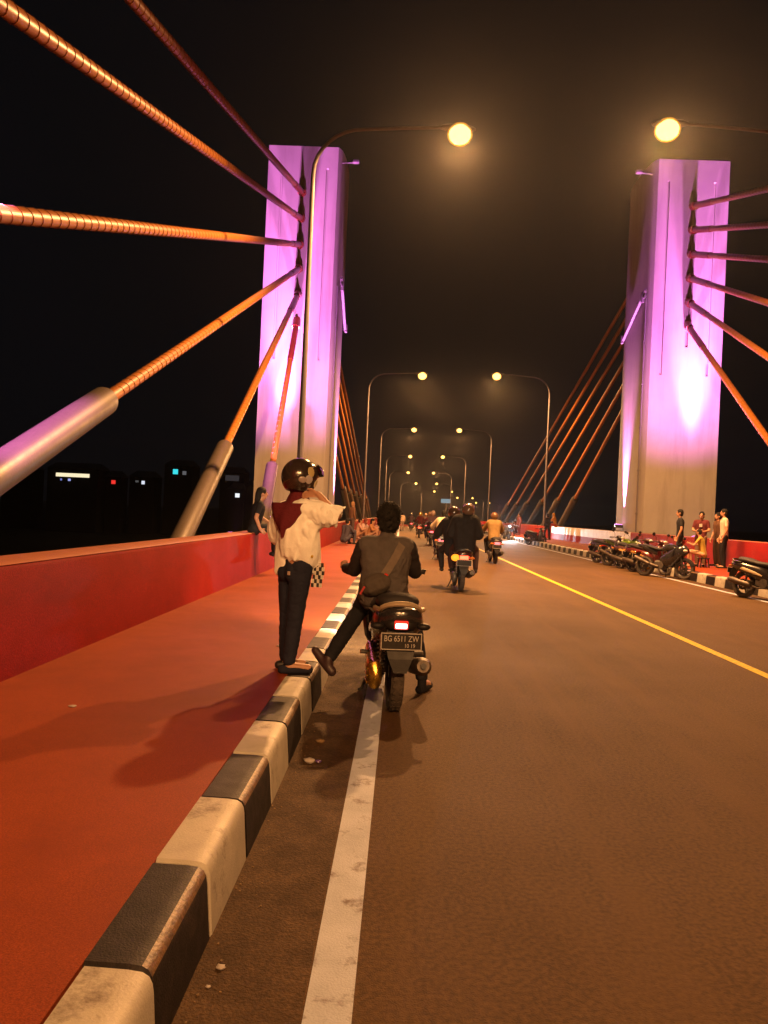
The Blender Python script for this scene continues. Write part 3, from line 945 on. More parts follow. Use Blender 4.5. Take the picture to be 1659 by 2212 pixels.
def person(loc, rz, J, top, legs, label, group=None, shoe=(.02, .018, .018), hair='short', skin=None, vox=.014, sleeves='long', s=1.0,
           facef=None, loose=0.0, helmet=None, wrink=None, shorts=False, hair_mat=None, barefoot=False, fingers=True, curl=.45, trouser_vox=None):
    t = thing('person', loc, rz, label=label, cat='person', group=group)
    J = {k: Vector(v) for k, v in J.items()}
    skin = skin or M['skin']
    hc = J['head']; f = Vector(facef or (0, 1, 0)).normalized()
    b = MB()
    r, u, rot = head_shape(b, hc, f, s)
    b.capsule(J['neck'] - Vector((0, 0, .03)) * s, .055 * s, hc - u * .04 * s, .050 * s)
    hip_c = (J['hipL'] + J['hipR']) / 2
    ch = (J['shL'] + J['shR']) / 2
    def torso(mb, e=0.0, hem=0.0, wid=1.0):
        for a in (-1, 1):
            hp = hip_c + (J['hipR'] - J['hipL']) * .30 * a
            sh = ch + (J['shR'] - J['shL']) * .24 * a - Vector((0, 0, .07 * s))
            mid = hp.lerp(sh, .45)
            low = hp - (sh - hp).normalized() * hem
            mb.capsule(low, (.098 * s + e) * wid, mid, (.086 * s + e) * wid)
            mb.capsule(mid, (.086 * s + e) * wid, sh, .102 * s + e)
        mb.capsule(J['shL'].lerp(ch, .2), .058 * s + e, J['shR'].lerp(ch, .2), .058 * s + e)
        mb.capsule(ch, .06 * s + e, J['neck'] - Vector((0, 0, .02 * s)), .05 * s + e * .6)
    torso(b)
    for S in 'LR':
        b.capsule(J['sh' + S], .050 * s, J['el' + S], .038 * s)
        b.capsule(J['el' + S], .038 * s, J['wr' + S], .026 * s)
        d = (J['ha' + S] - J['wr' + S])
        if d.length < 1e-4: d = J['wr' + S] - J['el' + S]
        sd = J.get('th' + S)
        if sd is None: sd = Vector((0, 0, 1)) if abs(d.normalized().z) < .8 else Vector((0, 1, 0))
        if fingers: hand(b, J['wr' + S], d, sd, s, curl)
        else: b.capsule(J['wr' + S], .026 * s, J['wr' + S] + d.normalized() * .12 * s, .030 * s)
        b.capsule(J['hip' + S], .082 * s, J['kn' + S], .056 * s)
        b.capsule(J['kn' + S], .055 * s, J['kn' + S].lerp(J['an' + S], .35), .054 * s)
        b.capsule(J['kn' + S].lerp(J['an' + S], .35), .054 * s, J['an' + S], .036 * s)
        if J['to' + S].z > J['an' + S].z - .02:
            hl_ = J['an' + S] - Vector((0, 0, .055)); b.capsule(hl_, .030 * s, hl_.lerp(J['to' + S], .6), .026 * s)
        else:
            b.capsule(J['an' + S] - Vector((0, 0, .03)) * s, .036 * s, J['an' + S].lerp(J['to' + S], .8), .034 * s)
    body = link('body', remesh(b, 'body', vox, 2), skin, t)
    # eyes, mouth
    for sg in (-1, 1):
        MB().ell(hc + (f * .082 + r * .032 * sg + u * .022) * s, (.012 * s, .008 * s, .008 * s), rot, 8, 6).obj('eye', M['eye'], body)
    MB().ell(hc + (f * .086 - u * .045) * s, (.024 * s, .006 * s, .007 * s), rot, 8, 6).obj('mouth', M['lip'], body)
    # top
    m = MB()
    e = .014 * s + loose
    torso(m, e, .05 * s + loose)
    for S in 'LR':
        k = 1.0 if sleeves == 'long' else .62 if sleeves == 'short' else 0
        if k:
            m.capsule(J['sh' + S], .058 * s + loose * .8, J['sh' + S].lerp(J['el' + S], min(1, k)), .052 * s + loose * .9)
            if k == 1.0:
                m.capsule(J['el' + S], .050 * s + loose * .7, J['el' + S].lerp(J['wr' + S], .92), .038 * s + loose * .5)
    link('shirt', remesh(m, 'shirt', max(vox, .010), 2, wrinkle=wrink), cloth(top), t)
    m = MB()
    m.capsule(J['hipL'], .100 * s, J['hipR'], .100 * s)
    rv_ = (J['hipR'] - J['hipL']).normalized(); fw_ = Vector((0, 0, 1)).cross(rv_)
    for a in (-1, 1):
        m.ell(hip_c + rv_ * .052 * a * s - fw_ * .05 * s - Vector((0, 0, .035 * s)), (.074 * s, .074 * s, .09 * s))
    m.capsule(hip_c, .105 * s, hip_c.lerp(ch, .25), .100 * s)
    for S in 'LR':
        m.capsule(J['hip' + S], .096 * s, J['kn' + S], .070 * s)
        if not shorts:
            m.capsule(J['kn' + S], .068 * s, J['kn' + S].lerp(J['an' + S], .4), .065 * s)
            m.capsule(J['kn' + S].lerp(J['an' + S], .4), .065 * s, J['kn' + S].lerp(J['an' + S], .95), .052 * s)
    link('trousers', remesh(m, 'trousers', max(vox, .010), 2, wrinkle=wrink), cloth(legs), t)
    for S in 'LR':
        a, o = J['an' + S], J['to' + S]
        d = (o - a); d.z = 0 if abs(d.z) < .09 else d.z
        d = d.normalized()
        lo = Vector((a.x, a.y, o.z)) if abs(a.z - o.z) < .2 else a
        if o.z > a.z - .02:
            lo = a - Vector((0, 0, .06)); d = (o - lo).normalized()
        m = MB()
        m.capsule(lo - d * .05 * s, .040 * s, lo + d * .06 * s, .042 * s, 10)
        m.capsule(lo + d * .06 * s, .042 * s, lo + d * .17 * s, .034 * s, 10)
        if not barefoot: m.capsule(lo, .042 * s, a, .040 * s, 10)
        link('shoe', remesh(m, 'shoe', max(vox * .8, .010), 2), mat('shoe', shoe, .5) if shoe not in _shoes else _shoes[shoe], t)
        _shoes.setdefault(shoe, bpy.data.materials[-1] if False else t.children[-1].data.materials[0])
    if helmet:
        make_helmet(t, hc, r, f, u, rot, helmet, s)
    elif hair in ('short', 'thick'):
        m = MB()
        q_ = 1.0 if hair == 'short' else 1.2
        m.ell(hc + (u * .035 - f * .018) * s, (.084 * s * q_, .099 * s * q_, .098 * s * q_), rot)
        m.ell(hc + (-u * .02 - f * .045) * s, (.076 * s * q_, .066 * s * q_, .085 * s * q_), rot)
        h = remesh(m, 'hair', .011, 1)
        for v in h.vertices:
            p = v.co * 60
            v.co += v.normal * (noise.noise(p) * .007 + (noise.noise(p * 1.9) * .016 + noise.noise(p * .5) * .012 if hair == 'thick' else 0))
        # leave the face free
        import bmesh
        bm = bmesh.new(); bm.from_mesh(h)
        kill = [vv for vv in bm.verts if (vv.co - hc).dot(f) > (.055 + .35 * max(0, (vv.co - hc).dot(u))) * s and (vv.co - hc).dot(u) < .085 * s]
        bmesh.ops.delete(bm, geom=kill, context='VERTS'); bm.to_mesh(h); bm.free()
        if hair == 'thick':
            mbt = MB()
            rn = random.Random(5)
            vs_ = list(h.vertices)
            for _ in range(1100):
                v = rn.choice(vs_)
                n_ = (v.normal + Vector((rn.uniform(-.6, .6), rn.uniform(-.6, .6), rn.uniform(-.7, .3)))).normalized()
                a_ = n_.orthogonal().normalized() * .0035; b_ = n_.cross(a_)
                L_ = rn.uniform(.010, .024)
                c_ = v.co - n_ * .004
                mbt.add([c_ + a_, c_ - a_ * .5 + b_ * .87, c_ - a_ * .5 - b_ * .87, c_ + n_ * L_], [(0, 1, 3), (1, 2, 3), (2, 0, 3)])
            hb_ = link('hair', h, hair_mat or M['hair'], t)
            mbt.obj('tufts', M['hair'], hb_, smooth=0, kind='stuff')
        else:
            link('hair', h, hair_mat or M['hair'], t)
    elif hair == 'long':
        m = MB()
        m.ell(hc + (u * .035 - f * .018) * s, (.086 * s, .099 * s, .098 * s), rot)
        m.capsule(hc - f * .06 * s, .07 * s, hc + (-f * .10 - u * .28) * s, .05 * s)
        link('hair', remesh(m, 'hair', .012, 1), hair_mat or M['hair'], t)
    elif hair == 'scarf':
        m = MB()
        m.ell(hc + (u * .02 - f * .012) * s, (.09 * s, .105 * s, .112 * s), rot)
        m.capsule(hc + (-f * .02 - u * .08) * s, .085 * s, ch + Vector((0, 0, .0)), .10 * s)
        h = remesh(m, 'headscarf', .012, 2)
        link('headscarf', h, cloth(hair_mat or (.3, .1, .1)), t)
    return t
_shoes = {}

def make_helmet(t, hc, r, f, u, rot, col, s=1.0, stickers=False):
    """open-face shell with a peak and a raised visor"""
    m = MB()
    n1, n2 = 24, 14
    c = hc + u * .018 * s - f * .006 * s
    import bmesh
    o_, i_ = [], []
    def shell(k):
        rings = []
        for j in range(n2 + 1):
            a = R(-48 + 138 * j / n2)
            ring = []
            for i in range(n1):
                q = 2 * math.pi * i / n1
                ca = max(math.cos(a), .01)
                x, y, z = .128 * ca * math.cos(q), .146 * ca * math.sin(q), .138 * math.sin(a)
                if y > 0.05 and a < R(8): 
                    y = .05 + (y - .05) * .25      # face opening
                    x *= 1.02
                ring.append(c + (r * x + f * y + u * z) * k * s)
            rings.append(ring)
        return rings
    m.loft(shell(1.0), cap=False)
    m.loft(shell(.90), cap=False)
    a, b2 = shell(1.0)[0], shell(.90)[0]
    m.loft([a, b2], cap=False)
    hm_ = m.obj('helmet', paint(col, .18), t, smooth=50)
    # visor: curved band pushed up above the brow
    rows = []
    for zz, k in ((.035, 1.06), (.060, 1.09), (.085, 1.08), (.105, 1.03)):
        row = []
        for i in range(13):
            q = R(18 + 144 * i / 12)
            ca = math.sqrt(max(0.05, 1 - (zz / .138) ** 2))
            row.append(c + (r * .128 * ca * math.cos(q) + f * (.146 * ca * math.sin(q) + .02) + u * zz) * k * s)
        rows.append(row)
    m = MB()
    vs = [p for rw in rows for p in rw]
    vs2 = [p + (p - c).normalized() * .006 * s for p in vs]
    fs = []
    for j in range(3):
        for i in range(12):
            q = (j * 13 + i, j * 13 + i + 1, (j + 1) * 13 + i + 1, (j + 1) * 13 + i)
            fs.append(q); fs.append(tuple(k + len(vs) for k in reversed(q)))
    m.add(vs + vs2, fs)
    m.obj('visor', M['glass_dark'], hm_, smooth=50)
    if stickers:
        for (yy, zz, w, h, mm) in stickers:
            for sg in (1,):
                q = math.acos(max(-1, min(1, yy / .15)))
                nrm = (r * math.sin(q) * .9 + f * math.cos(q) * .9).normalized()
                ca = math.sqrt(max(.05, 1 - (zz / .138) ** 2))
                pnt = c + (r * .128 * ca * math.sin(q) + f * .146 * ca * math.cos(q) + u * zz) * 1.012 * s
                nrm = (pnt - c).normalized()
                tx = nrm.cross(u).normalized(); ty = tx.cross(nrm).normalized()
                rt = Matrix((tx, nrm, ty)).transposed()
                MB().ell(pnt, (w, .004, h), rt, 12, 6).obj('sticker', mm, hm_)
    return hm_

def pose_ride(seat=.80, leanf=.08, s=1.0, hx=.30, hz=1.0, hy=.62):
    return dict(hipL=(-.09, 0, seat + .07), hipR=(.09, 0, seat + .07), shL=(-.18, leanf + .02, seat + .53), shR=(.18, leanf + .02, seat + .53),
                neck=(0, leanf + .03, seat + .60), head=(0, leanf + .07, seat + .73),
                elL=(-.30, leanf + .22, seat + .30), elR=(.30, leanf + .22, seat + .30), wrL=(-hx, hy - .08, hz + .02), wrR=(hx, hy - .08, hz + .02), haL=(-hx, hy, hz), haR=(hx, hy, hz),
                thL=(1, 0, 0), thR=(-1, 0, 0),
                knL=(-.22, .38, seat - .06), knR=(.22, .38, seat - .06), anL=(-.19, .32, .39), anR=(.19, .32, .39), toL=(-.19, .50, .34), toR=(.19, .50, .34))
def pose_pillion(seat=.84):
    p = pose_ride(seat, .04, hx=.18, hz=seat + .22, hy=.34)
    p.update(knL=(-.24, .36, seat - .06), knR=(.24, .36, seat - .06), anL=(-.24, .10, .42), anR=(.24, .10, .42), toL=(-.25, .27, .38), toR=(.25, .27, .38),
             elL=(-.27, .06, seat + .26), elR=(.27, .06, seat + .26))
    return p
def pose_stand(h=1.7, armL=None, armR=None, stance=.1, step=.0):
    k = h / 1.7
    d = dict(hipL=(-.09, 0, .90), hipR=(.09, 0, .90), shL=(-.18, 0, 1.38), shR=(.18, 0, 1.38), neck=(0, .01, 1.45), head=(0, .03, 1.58),
             elL=(-.25, -.02, 1.10), elR=(.25, -.02, 1.10), wrL=(-.24, .08, .86), wrR=(.24, .08, .86), haL=(-.235, .11, .78), haR=(.235, .11, .78),
             knL=(-stance, .02 + step, .48), knR=(stance, .02 - step, .48), anL=(-stance, -.02 + step, .08), anR=(stance, -.02 - step, .08), toL=(-stance - .03, .14 + step, .035), toR=(stance + .03, .14 - step, .035))
    if armL: d.update(elL=armL[0], wrL=armL[1], haL=armL[2])
    if armR: d.update(elR=armR[0], wrR=armR[1], haR=armR[2])
    return {a: tuple(c * k for c in v) for a, v in d.items()}
def pose_sit(seat=.0, spread=.14):
    """sitting low with bent knees, feet on the ground; seat = height of the seat surface"""
    return dict(hipL=(-.09, 0, seat + .10), hipR=(.09, 0, seat + .10), shL=(-.18, .10, seat + .56), shR=(.18, .10, seat + .56), neck=(0, .13, seat + .63), head=(0, .17, seat + .76),
                elL=(-.27, .22, seat + .36), elR=(.27, .22, seat + .36), wrL=(-.14, .42, seat + .42), wrR=(.14, .42, seat + .42), haL=(-.08, .46, seat + .42), haR=(.08, .46, seat + .42),
                knL=(-spread, .42, max(seat + .14, .48)), knR=(spread, .42, max(seat + .14, .48)), anL=(-spread, .40, .08), anR=(spread, .40, .08), toL=(-spread - .02, .56, .035), toR=(spread + .02, .56, .035))

# --- the scooter in front and its rider
WALK = 0.246
motorcycle((-.06, 6.48, 0), R(6), (.020, .018, .020), 'black scooter by the kerb with licence plate and gold belt case', group='motorcycles',
           lit=True, plate_text=('BG 6511 ZW', '10 19'), case=M['gold_case'], accent=(.28, .09, .08), tail_mat=M['tail_on'], mirrors=False, bar=.29)
J = dict(hipL=(-.20, 6.24, .845), hipR=(-.02, 6.24, .845), shL=(-.285, 6.30, 1.185), shR=(.075, 6.30, 1.19), neck=(-.10, 6.32, 1.265), head=(-.095, 6.36, 1.405),
         elL=(-.36, 6.46, .985), elR=(.135, 6.44, .99), wrL=(-.455, 6.74, .97), wrR=(.15, 6.80, 1.0), haL=(-.47, 6.82, .975), haR=(.155, 6.88, .99), thL=(1, 0, 0), thR=(-1, 0, 0),
         knL=(-.30, 6.40, .66), knR=(.145, 6.62, .58), anL=(-.50, 5.96, .335), anR=(.235, 6.46, .11), toL=(-.615, 6.01, .395), toR=(.30, 6.60, .035))
man = person((0, 0, 0), 0, J, (.022, .018, .020), (.012, .012, .016), 'man in grey over black sleeves astride the scooter with one foot on the kerb', loose=.012, s=.95, vox=.008,
             shoe=(.035, .018, .020), wrink=(.006, 9, (1, 1, 1.6)), curl=.75, hair='thick')
# grey vest panel over the long black sleeves
m = MB()
for a in (-1, 1):
    m.capsule((-.115 + .075 * a, 6.235, .80), .122, (-.105 + .075 * a, 6.255, 1.0), .112)
    m.capsule((-.105 + .075 * a, 6.255, 1.0), .112, (-.105 + .092 * a, 6.285, 1.12), .116)
m.capsule((-.255, 6.295, 1.192), .080, (.045, 6.295, 1.197), .080)
m.capsule((-.105, 6.262, 1.05), .114, (-.105, 6.287, 1.165), .114)
m.capsule((-.105, 6.30, 1.21), .092, (-.10, 6.318, 1.248), .074)
for p0, p1 in (((-.20, 6.14, .86), (-.06, 6.13, .93)), ((-.22, 6.15, .92), (-.02, 6.14, 1.02)), ((-.23, 6.17, 1.08), (-.10, 6.16, 1.0)), ((.05, 6.16, 1.10), (-.02, 6.145, .95)), ((.06, 6.16, .90), (.02, 6.13, .82))):
    m.capsule(p0, .012, p1, .010, 8)
link('vest', remesh(m, 'vest', .009, 2, wrinkle=(.006, 7, (1, 1, 2.0))), cloth((.078, .068, .066)), man)
# sling bag across his back
bag = thing('sling_bag', (-.17, 6.10, .90), label='grey sling bag with a wide strap slung across the back of the seated rider', cat='bag')
m = MB()
m.ell((0, 0, 0), (.125, .062, .085), Matrix.Rotation(R(-22), 3, 'Y'))
m.box((.0, -.045, .0), (.15, .03, .10), .012, Matrix.Rotation(R(-22), 3, 'Y'))
link('pouch', remesh(m, 'pouch', .008, 2, wrinkle=(.003, 12, (1, 1, 1))), cloth((.070, .058, .050)), bag)
def ribbon(pts, wdir, w, th):
    rings = []
    for i, p in enumerate(pts):
        p = Vector(p)
        tg = (Vector(pts[min(i + 1, len(pts) - 1)]) - Vector(pts[max(i - 1, 0)])).normalized()
        n_ = Vector(wdir)
        a = (n_ - tg * n_.dot(tg)).normalized(); b = tg.cross(a).normalized()
        rings.append([p - a * w / 2 - b * th / 2, p + a * w / 2 - b * th / 2, p + a * w / 2 + b * th / 2, p - a * w / 2 + b * th / 2])
    return MB().loft(rings)
ribbon([(.04, .0, .04), (.09, .015, .12), (.145, .045, .22), (.185, .10, .305), (.20, .17, .345), (.195, .27, .33)], (1, 0, .55 * -1), .062, .006).obj('strap', cloth((.15, .12, .10)), bag)
ribbon([(-.08, -.01, -.05), (-.10, .03, -.10), (-.06, .07, -.16), (.01, .03, -.215)], (1, 0, .6), .03, .005).obj('strap', cloth((.10, .08, .075)), bag)
MB().box((.075, -.012, .075), (.03, .012, .034), .004, Matrix.Rotation(R(30), 3, 'Y')).obj('buckle', paint((.45, .03, .02)), bag)
MB().box((-.10, -.05, -.045), (.016, .006, .07), .002, Matrix.Rotation(R(28), 3, 'Y')).obj('zip_tab', paint((.40, .04, .04)), bag)
# ring_xz helper is reused below for the pale shoulder of his hoodie hood
hd = Vector((-.095, 6.36, 1.405))

# --- the woman fastening her helmet on the kerb
F = Vector((.66, .75, 0)).normalized()
J = dict(hipL=(-.825, 5.93, 1.02), hipR=(-.72, 5.82, 1.02), shL=(-.885, 5.97, 1.445), shR=(-.685, 5.79, 1.465), neck=(-.775, 5.90, 1.53), head=(-.765, 5.92, 1.665),
         elL=(-.975, 6.06, 1.245), elR=(-.47, 5.78, 1.42), wrL=(-.80, 6.12, 1.44), wrR=(-.615, 5.80, 1.575), haL=(-.73, 6.06, 1.53), haR=(-.70, 5.815, 1.575), thL=(0, 0, 1), thR=(.2, -.6, .7),
         knL=(-.825, 5.96, .66), knR=(-.745, 5.80, .66), anL=(-.825, 5.95, .325), anR=(-.775, 5.785, .325), toL=(-.66, 5.985, .275), toR=(-.60, 5.82, .275))
woman = person((0, 0, 0), 0, J, (.72, .66, .54), (.016, .018, .034), 'woman in a loose white blouse and maroon headscarf standing on the kerb fastening her helmet', s=.90, vox=.008, loose=.022,
               facef=F, hair=None, shoe=(.014, .012, .012), wrink=(.0045, 15, (.7, .7, 1.5)), sleeves=None, barefoot=True, curl=.55)
tag(woman)
for ch in list(woman.children):
    if ch.name.startswith('shirt'):
        bpy.data.objects.remove(ch)
# blouse: batwing body flaring to a dipped hem, wide sleeves pushed to the elbow
m = MB()
sL, sR = Vector(J['shL']), Vector(J['shR'])
m.capsule(sL.lerp(sR, .1), .075, sL.lerp(sR, .9), .075)
for p0, r0, p1, r1 in (((-.83, 5.95, 1.40), .100, (-.815, 5.93, 1.20), .118), ((-.715, 5.83, 1.40), .100, (-.70, 5.83, 1.20), .112),
                       ((-.815, 5.93, 1.20), .118, (-.825, 5.92, 1.07), .112), ((-.70, 5.83, 1.20), .112, (-.685, 5.85, 1.10), .100),
                       ((-.845, 5.90, 1.10), .085, (-.872, 5.90, 1.005), .060), ((-.675, 5.86, 1.14), .075, (-.645, 5.885, 1.02), .048),
                       ((-.76, 5.86, 1.30), .135, (-.765, 5.86, 1.17), .13)):
    m.capsule(p0, r0, p1, r1)
# right sleeve, wide cuff
m.capsule((-.68, 5.80, 1.45), .082, (-.56, 5.785, 1.425), .095)
m.capsule((-.60, 5.79, 1.38), .06, (-.73, 5.82, 1.30), .08)
m.capsule((-.645, 5.86, 1.16), .055, (-.625, 5.87, 1.05), .045)
for p0, p1, r0, r1 in (((-.70, 5.735, 1.40), (-.80, 5.79, 1.14), .016, .012), ((-.66, 5.74, 1.36), (-.72, 5.74, 1.16), .018, .010), ((-.62, 5.76, 1.33), (-.655, 5.76, 1.12), .016, .014),
                       ((-.78, 5.76, 1.30), (-.845, 5.83, 1.06), .016, .020), ((-.74, 5.735, 1.24), (-.76, 5.75, 1.09), .014, .016), ((-.64, 5.71, 1.45), (-.60, 5.72, 1.36), .014, .010),
                       ((-.57, 5.70, 1.47), (-.56, 5.715, 1.36), .014, .010), ((-.52, 5.70, 1.45), (-.50, 5.715, 1.36), .014, .010), ((-.69, 5.72, 1.30), (-.64, 5.75, 1.22), .018, .012), ((-.73, 5.73, 1.20), (-.66, 5.77, 1.16), .014, .012)):
    m.capsule(p0, r0, p1, r1, 8)
# left sleeve
m.capsule((-.885, 5.97, 1.43), .078, (-.945, 6.02, 1.30), .078)
m.capsule((-.945, 6.02, 1.30), .075, (-.945, 6.04, 1.245), .070)
bl = remesh(m, 'blouse', .009, 3, wrinkle=(.008, 13, (1.0, 1.0, .28)))
link('blouse', bl, mat('blouse', (.88, .87, .82), .8, var=.06, vscale=9, bump=.35, bscale=45, spec=.2), woman)
rings, inner = [], []
secs = [(-.66, 1.435, .072, .070), (-.62, 1.430, .082, .078), (-.58, 1.422, .086, .080), (-.54, 1.418, .084, .080), (-.50, 1.416, .079, .078), (-.465, 1.415, .074, .074), (-.445, 1.415, .074, .072)]
for k, (x, z, rv, rh) in enumerate(secs):
    ro, ri = [], []
    for q in range(40):
        a = 2 * math.pi * q / 40
        ca, sa = math.cos(a), math.sin(a)
        sup = lambda c: math.copysign(abs(c) ** .82, c)
        fold = .007 * math.sin(3 * a + k * 1.9) + .005 * math.sin(7 * a - k * 1.1)
        xx = x + .030 * sa * (k / 6) + .006 * math.sin(5 * a + 1)
        ro.append((xx, 5.785 + (rh + fold) * sup(ca), z + (rv + fold) * sup(sa)))
        ri.append((xx - .002, 5.785 + (rh + fold - .007) * sup(ca), z + (rv + fold - .007) * sup(sa)))
    rings.append(ro); inner.append(ri)
MB().loft(rings + inner[::-1], cap=False).obj('sleeve', bpy.data.materials['blouse'], woman, smooth=70)
# maroon headscarf: over neck and shoulders with a point down the back
m = MB()
m.ell((-.765, 5.92, 1.64), (.088, .088, .115))
m.capsule((-.77, 5.915, 1.56), .075, (-.78, 5.90, 1.47), .105)
m.capsule((-.87, 5.93, 1.455), .062, (-.70, 5.81, 1.475), .060)
sc_ = remesh(m, 'headscarf', .009, 2, wrinkle=(.004, 9, (1, 1, .7)))
sc = link('headscarf', sc_, cloth((.105, .012, .018)), woman)
# back flap as a thick curved sheet
B = Vector((-.40, -.92, 0))
side = Vector((.92, -.40, 0))
rows = []
for k in range(12):
    v = k / 11
    z = 1.50 - .255 * v
    w = .150 * (1 - v ** 1.5) + .012
    off = .142 + .034 * math.sin(v * 2.4)
    c0 = Vector((-.785, 5.895, z)) - side * .015 * v
    rows.append([c0 + side * (w * q) + B * (off * math.sqrt(max(.05, 1 - (q * .75) ** 2)) + .006 * math.sin(q * 7 + v * 3)) for q in (-1 + 2 * i / 14 for i in range(15))])
vs = [p for rw in rows for p in rw]; nn = len(vs)
vs2 = [p - B * .008 for p in vs]
fs = []
for j in range(11):
    for i in range(14):
        q = (j * 15 + i, j * 15 + i + 1, (j + 1) * 15 + i + 1, (j + 1) * 15 + i)
        fs.append(q); fs.append(tuple(a + nn for a in reversed(q)))
bd = [i for i in range(15)] + [j * 15 + 14 for j in range(1, 12)] + [11 * 15 + i for i in range(13, -1, -1)] + [j * 15 for j in range(10, 0, -1)]
for a, b_ in zip(bd, bd[1:] + bd[:1]): fs.append((a, b_, b_ + nn, a + nn))
MB().add(vs + vs2, fs).obj('back_flap', cloth((.105, .012, .018)), sc, smooth=60)
# her helmet
r_ = F.cross(Vector((0, 0, 1))).normalized(); u_ = r_.cross(F).normalized()
tilt = Matrix.Rotation(R(-8), 3, r_)
f_, u_ = tilt @ F, tilt @ u_
rot_ = Matrix((r_, f_, u_)).transposed()
make_helmet(woman, Vector(J['head']) + Vector((0, 0, .012)), r_, f_, u_, rot_, (.030, .020, .017), 1.06,
            stickers=((-.02, .035, .030, .040, paint((.42, .34, .16))), (.045, -.035, .020, .030, paint((.55, .50, .36))), (-.075, -.03, .032, .024, paint((.30, .25, .25))), (-.03, -.02, .030, .035, paint((.36, .33, .36))), (-.125, .0, .02, .03, paint((.05, .02, .02)))))
# belt tip, pocket patch, checked scarf end at her hip
MB().box((-.655, 5.765, 1.115), (.07, .012, .022), .004, Matrix.Rotation(R(-40), 3, 'Z')).obj('belt', paint((.50, .36, .03)), woman)
MB().box((-.80, 5.745, .985), (.026, .006, .028), .002, Matrix.Rotation(R(-38), 3, 'Z')).obj('pocket_patch', cloth((.42, .32, .27)), woman)
chk = thing('checked_cloth', (-.595, 5.83, .96), label='black and white checked cloth hanging at the hip of the woman in the white blouse', cat='cloth')
for par, mm in ((0, cloth((.6, .55, .5))), (1, cloth((.03, .025, .025)))):
    mb = MB()
    for i in range(4):
        for j in range(6):
            if (i + j) % 2 == par:
                mb.box((-.03 + .020 * i + .008 * math.sin(j), .006 * math.sin(i * 2 + j), .09 - .030 * j), (.0202, .006, .0302))
    mb.obj('checks', mm, chk, smooth=0, kind='stuff')

# --- traffic ahead
def at(y): return drop(y)
def rider(loc, rz, pose, top, legs, label, **k):
    return person(loc, rz, pose, top, legs, label, fingers=k.pop('fingers', False), **k)
y = 16.35
motorcycle((1.24, y, 0), R(2), (.05, .014, .014), 'dark scooter with glaring orange and red tail light carrying two people', lit=True, tail_mat=M['tail_hot'], amber=M['amber_on'], accent=(.10, .03, .02))
p_ = pose_ride(.80, .10)
rider((1.12, y - .05, 0), R(4), p_, (.018, .015, .016), (.02, .018, .02), 'front rider in black on the scooter with the orange tail light', helmet=(.05, .03, .02), loose=.05, vox=.016)
p_ = pose_pillion(.86); p_ = {k: (v[0] + (.05 if k in ('head', 'neck') else 0), v[1], v[2]) for k, v in p_.items()}
rider((1.30, y - .58, 0), R(-4), p_, (.016, .014, .015), (.05, .022, .018), 'pillion passenger in black with a shiny helmet above the orange tail light', helmet=(.10, .06, .04), loose=.065, vox=.016)
y = 26.3
motorcycle((3.12, y, 0), R(1), (.03, .028, .03), 'scooter with a yellow rear plate ridden along the yellow centre line', lit=True, tail_mat=M['tail_red'], accent=(.4, .28, .05))
rider((3.10, y - .25, 0), R(1), pose_ride(.80, .05), (.26, .17, .07), (.02, .018, .018), 'rider in a mustard yellow jacket beside the yellow centre line', helmet=(.15, .08, .04), loose=.03, vox=.018)
y = 26.9
motorcycle((1.36, y, 0), R(0), (.10, .14, .22), 'pale blue motor scooter half hidden past the two black-clad riders', lit=True, tail_mat=M['tail_red'], accent=(.3, .34, .4))
p_ = pose_ride(.80, .0); p_ = {k: (v[0] + (.09 if v[2] > 1.2 else 0), v[1], v[2]) for k, v in p_.items()}
rider((1.36, y - .3, 0), R(-6), p_, (.62, .52, .36), (.03, .05, .13), 'bare-headed rider in a cream jacket on the pale blue scooter', loose=.03, vox=.018)
y = 40.0
motorcycle((1.56, y, 0), 0, (.22, .02, .02), 'red motor scooter carrying two people far ahead in the lane', lit=True, tail_mat=M['tail_red'])
rider((1.50, y, 0), 0, pose_ride(.80, .08), (.14, .03, .03), (.03, .03, .04), 'front rider in maroon on the red scooter far ahead', helmet=(.35, .22, .08), vox=.02)
rider((1.62, y - .45, 0), 0, pose_pillion(.86), (.10, .06, .07), (.04, .03, .03), 'pillion passenger with a pale helmet on the red scooter far ahead', helmet=(.45, .32, .26), vox=.02)
y = 52.0
motorcycle((1.25, y, 0), 0, (.18, .02, .02), 'motor scooter with a bright tail light beyond the red scooter', lit=True, tail_mat=M['tail_hot'])
rider((1.30, y - .2, 0), 0, pose_ride(.80, .08), (.16, .035, .03), (.03, .03, .04), 'rider in dark red with a yellow helmet beyond the red scooter', helmet=(.55, .36, .04), vox=.022)
y = 74.0
motorcycle((1.02, y, 0), 0, (.16, .02, .03), 'tiny red-lit motor scooter farthest along the lane', lit=True, tail_mat=M['tail_red'])
rider((1.02, y - .2, 0), 0, pose_ride(.80, .08), (.05, .03, .04), (.03, .03, .04), 'rider in dark clothes farthest along the lane', helmet=(.1, .09, .1), vox=.025)
y = 66.0
motorcycle((2.1, y, 0), 0, (.05, .05, .06), 'dark motor scooter far ahead nearer the centre line', lit=True, tail_mat=M['tail_red'])
rider((2.1, y - .2, 0), 0, pose_ride(.80, .08), (.08, .05, .04), (.03, .03, .04), 'rider in brown far ahead nearer the centre line', helmet=(.3, .2, .14), vox=.025)

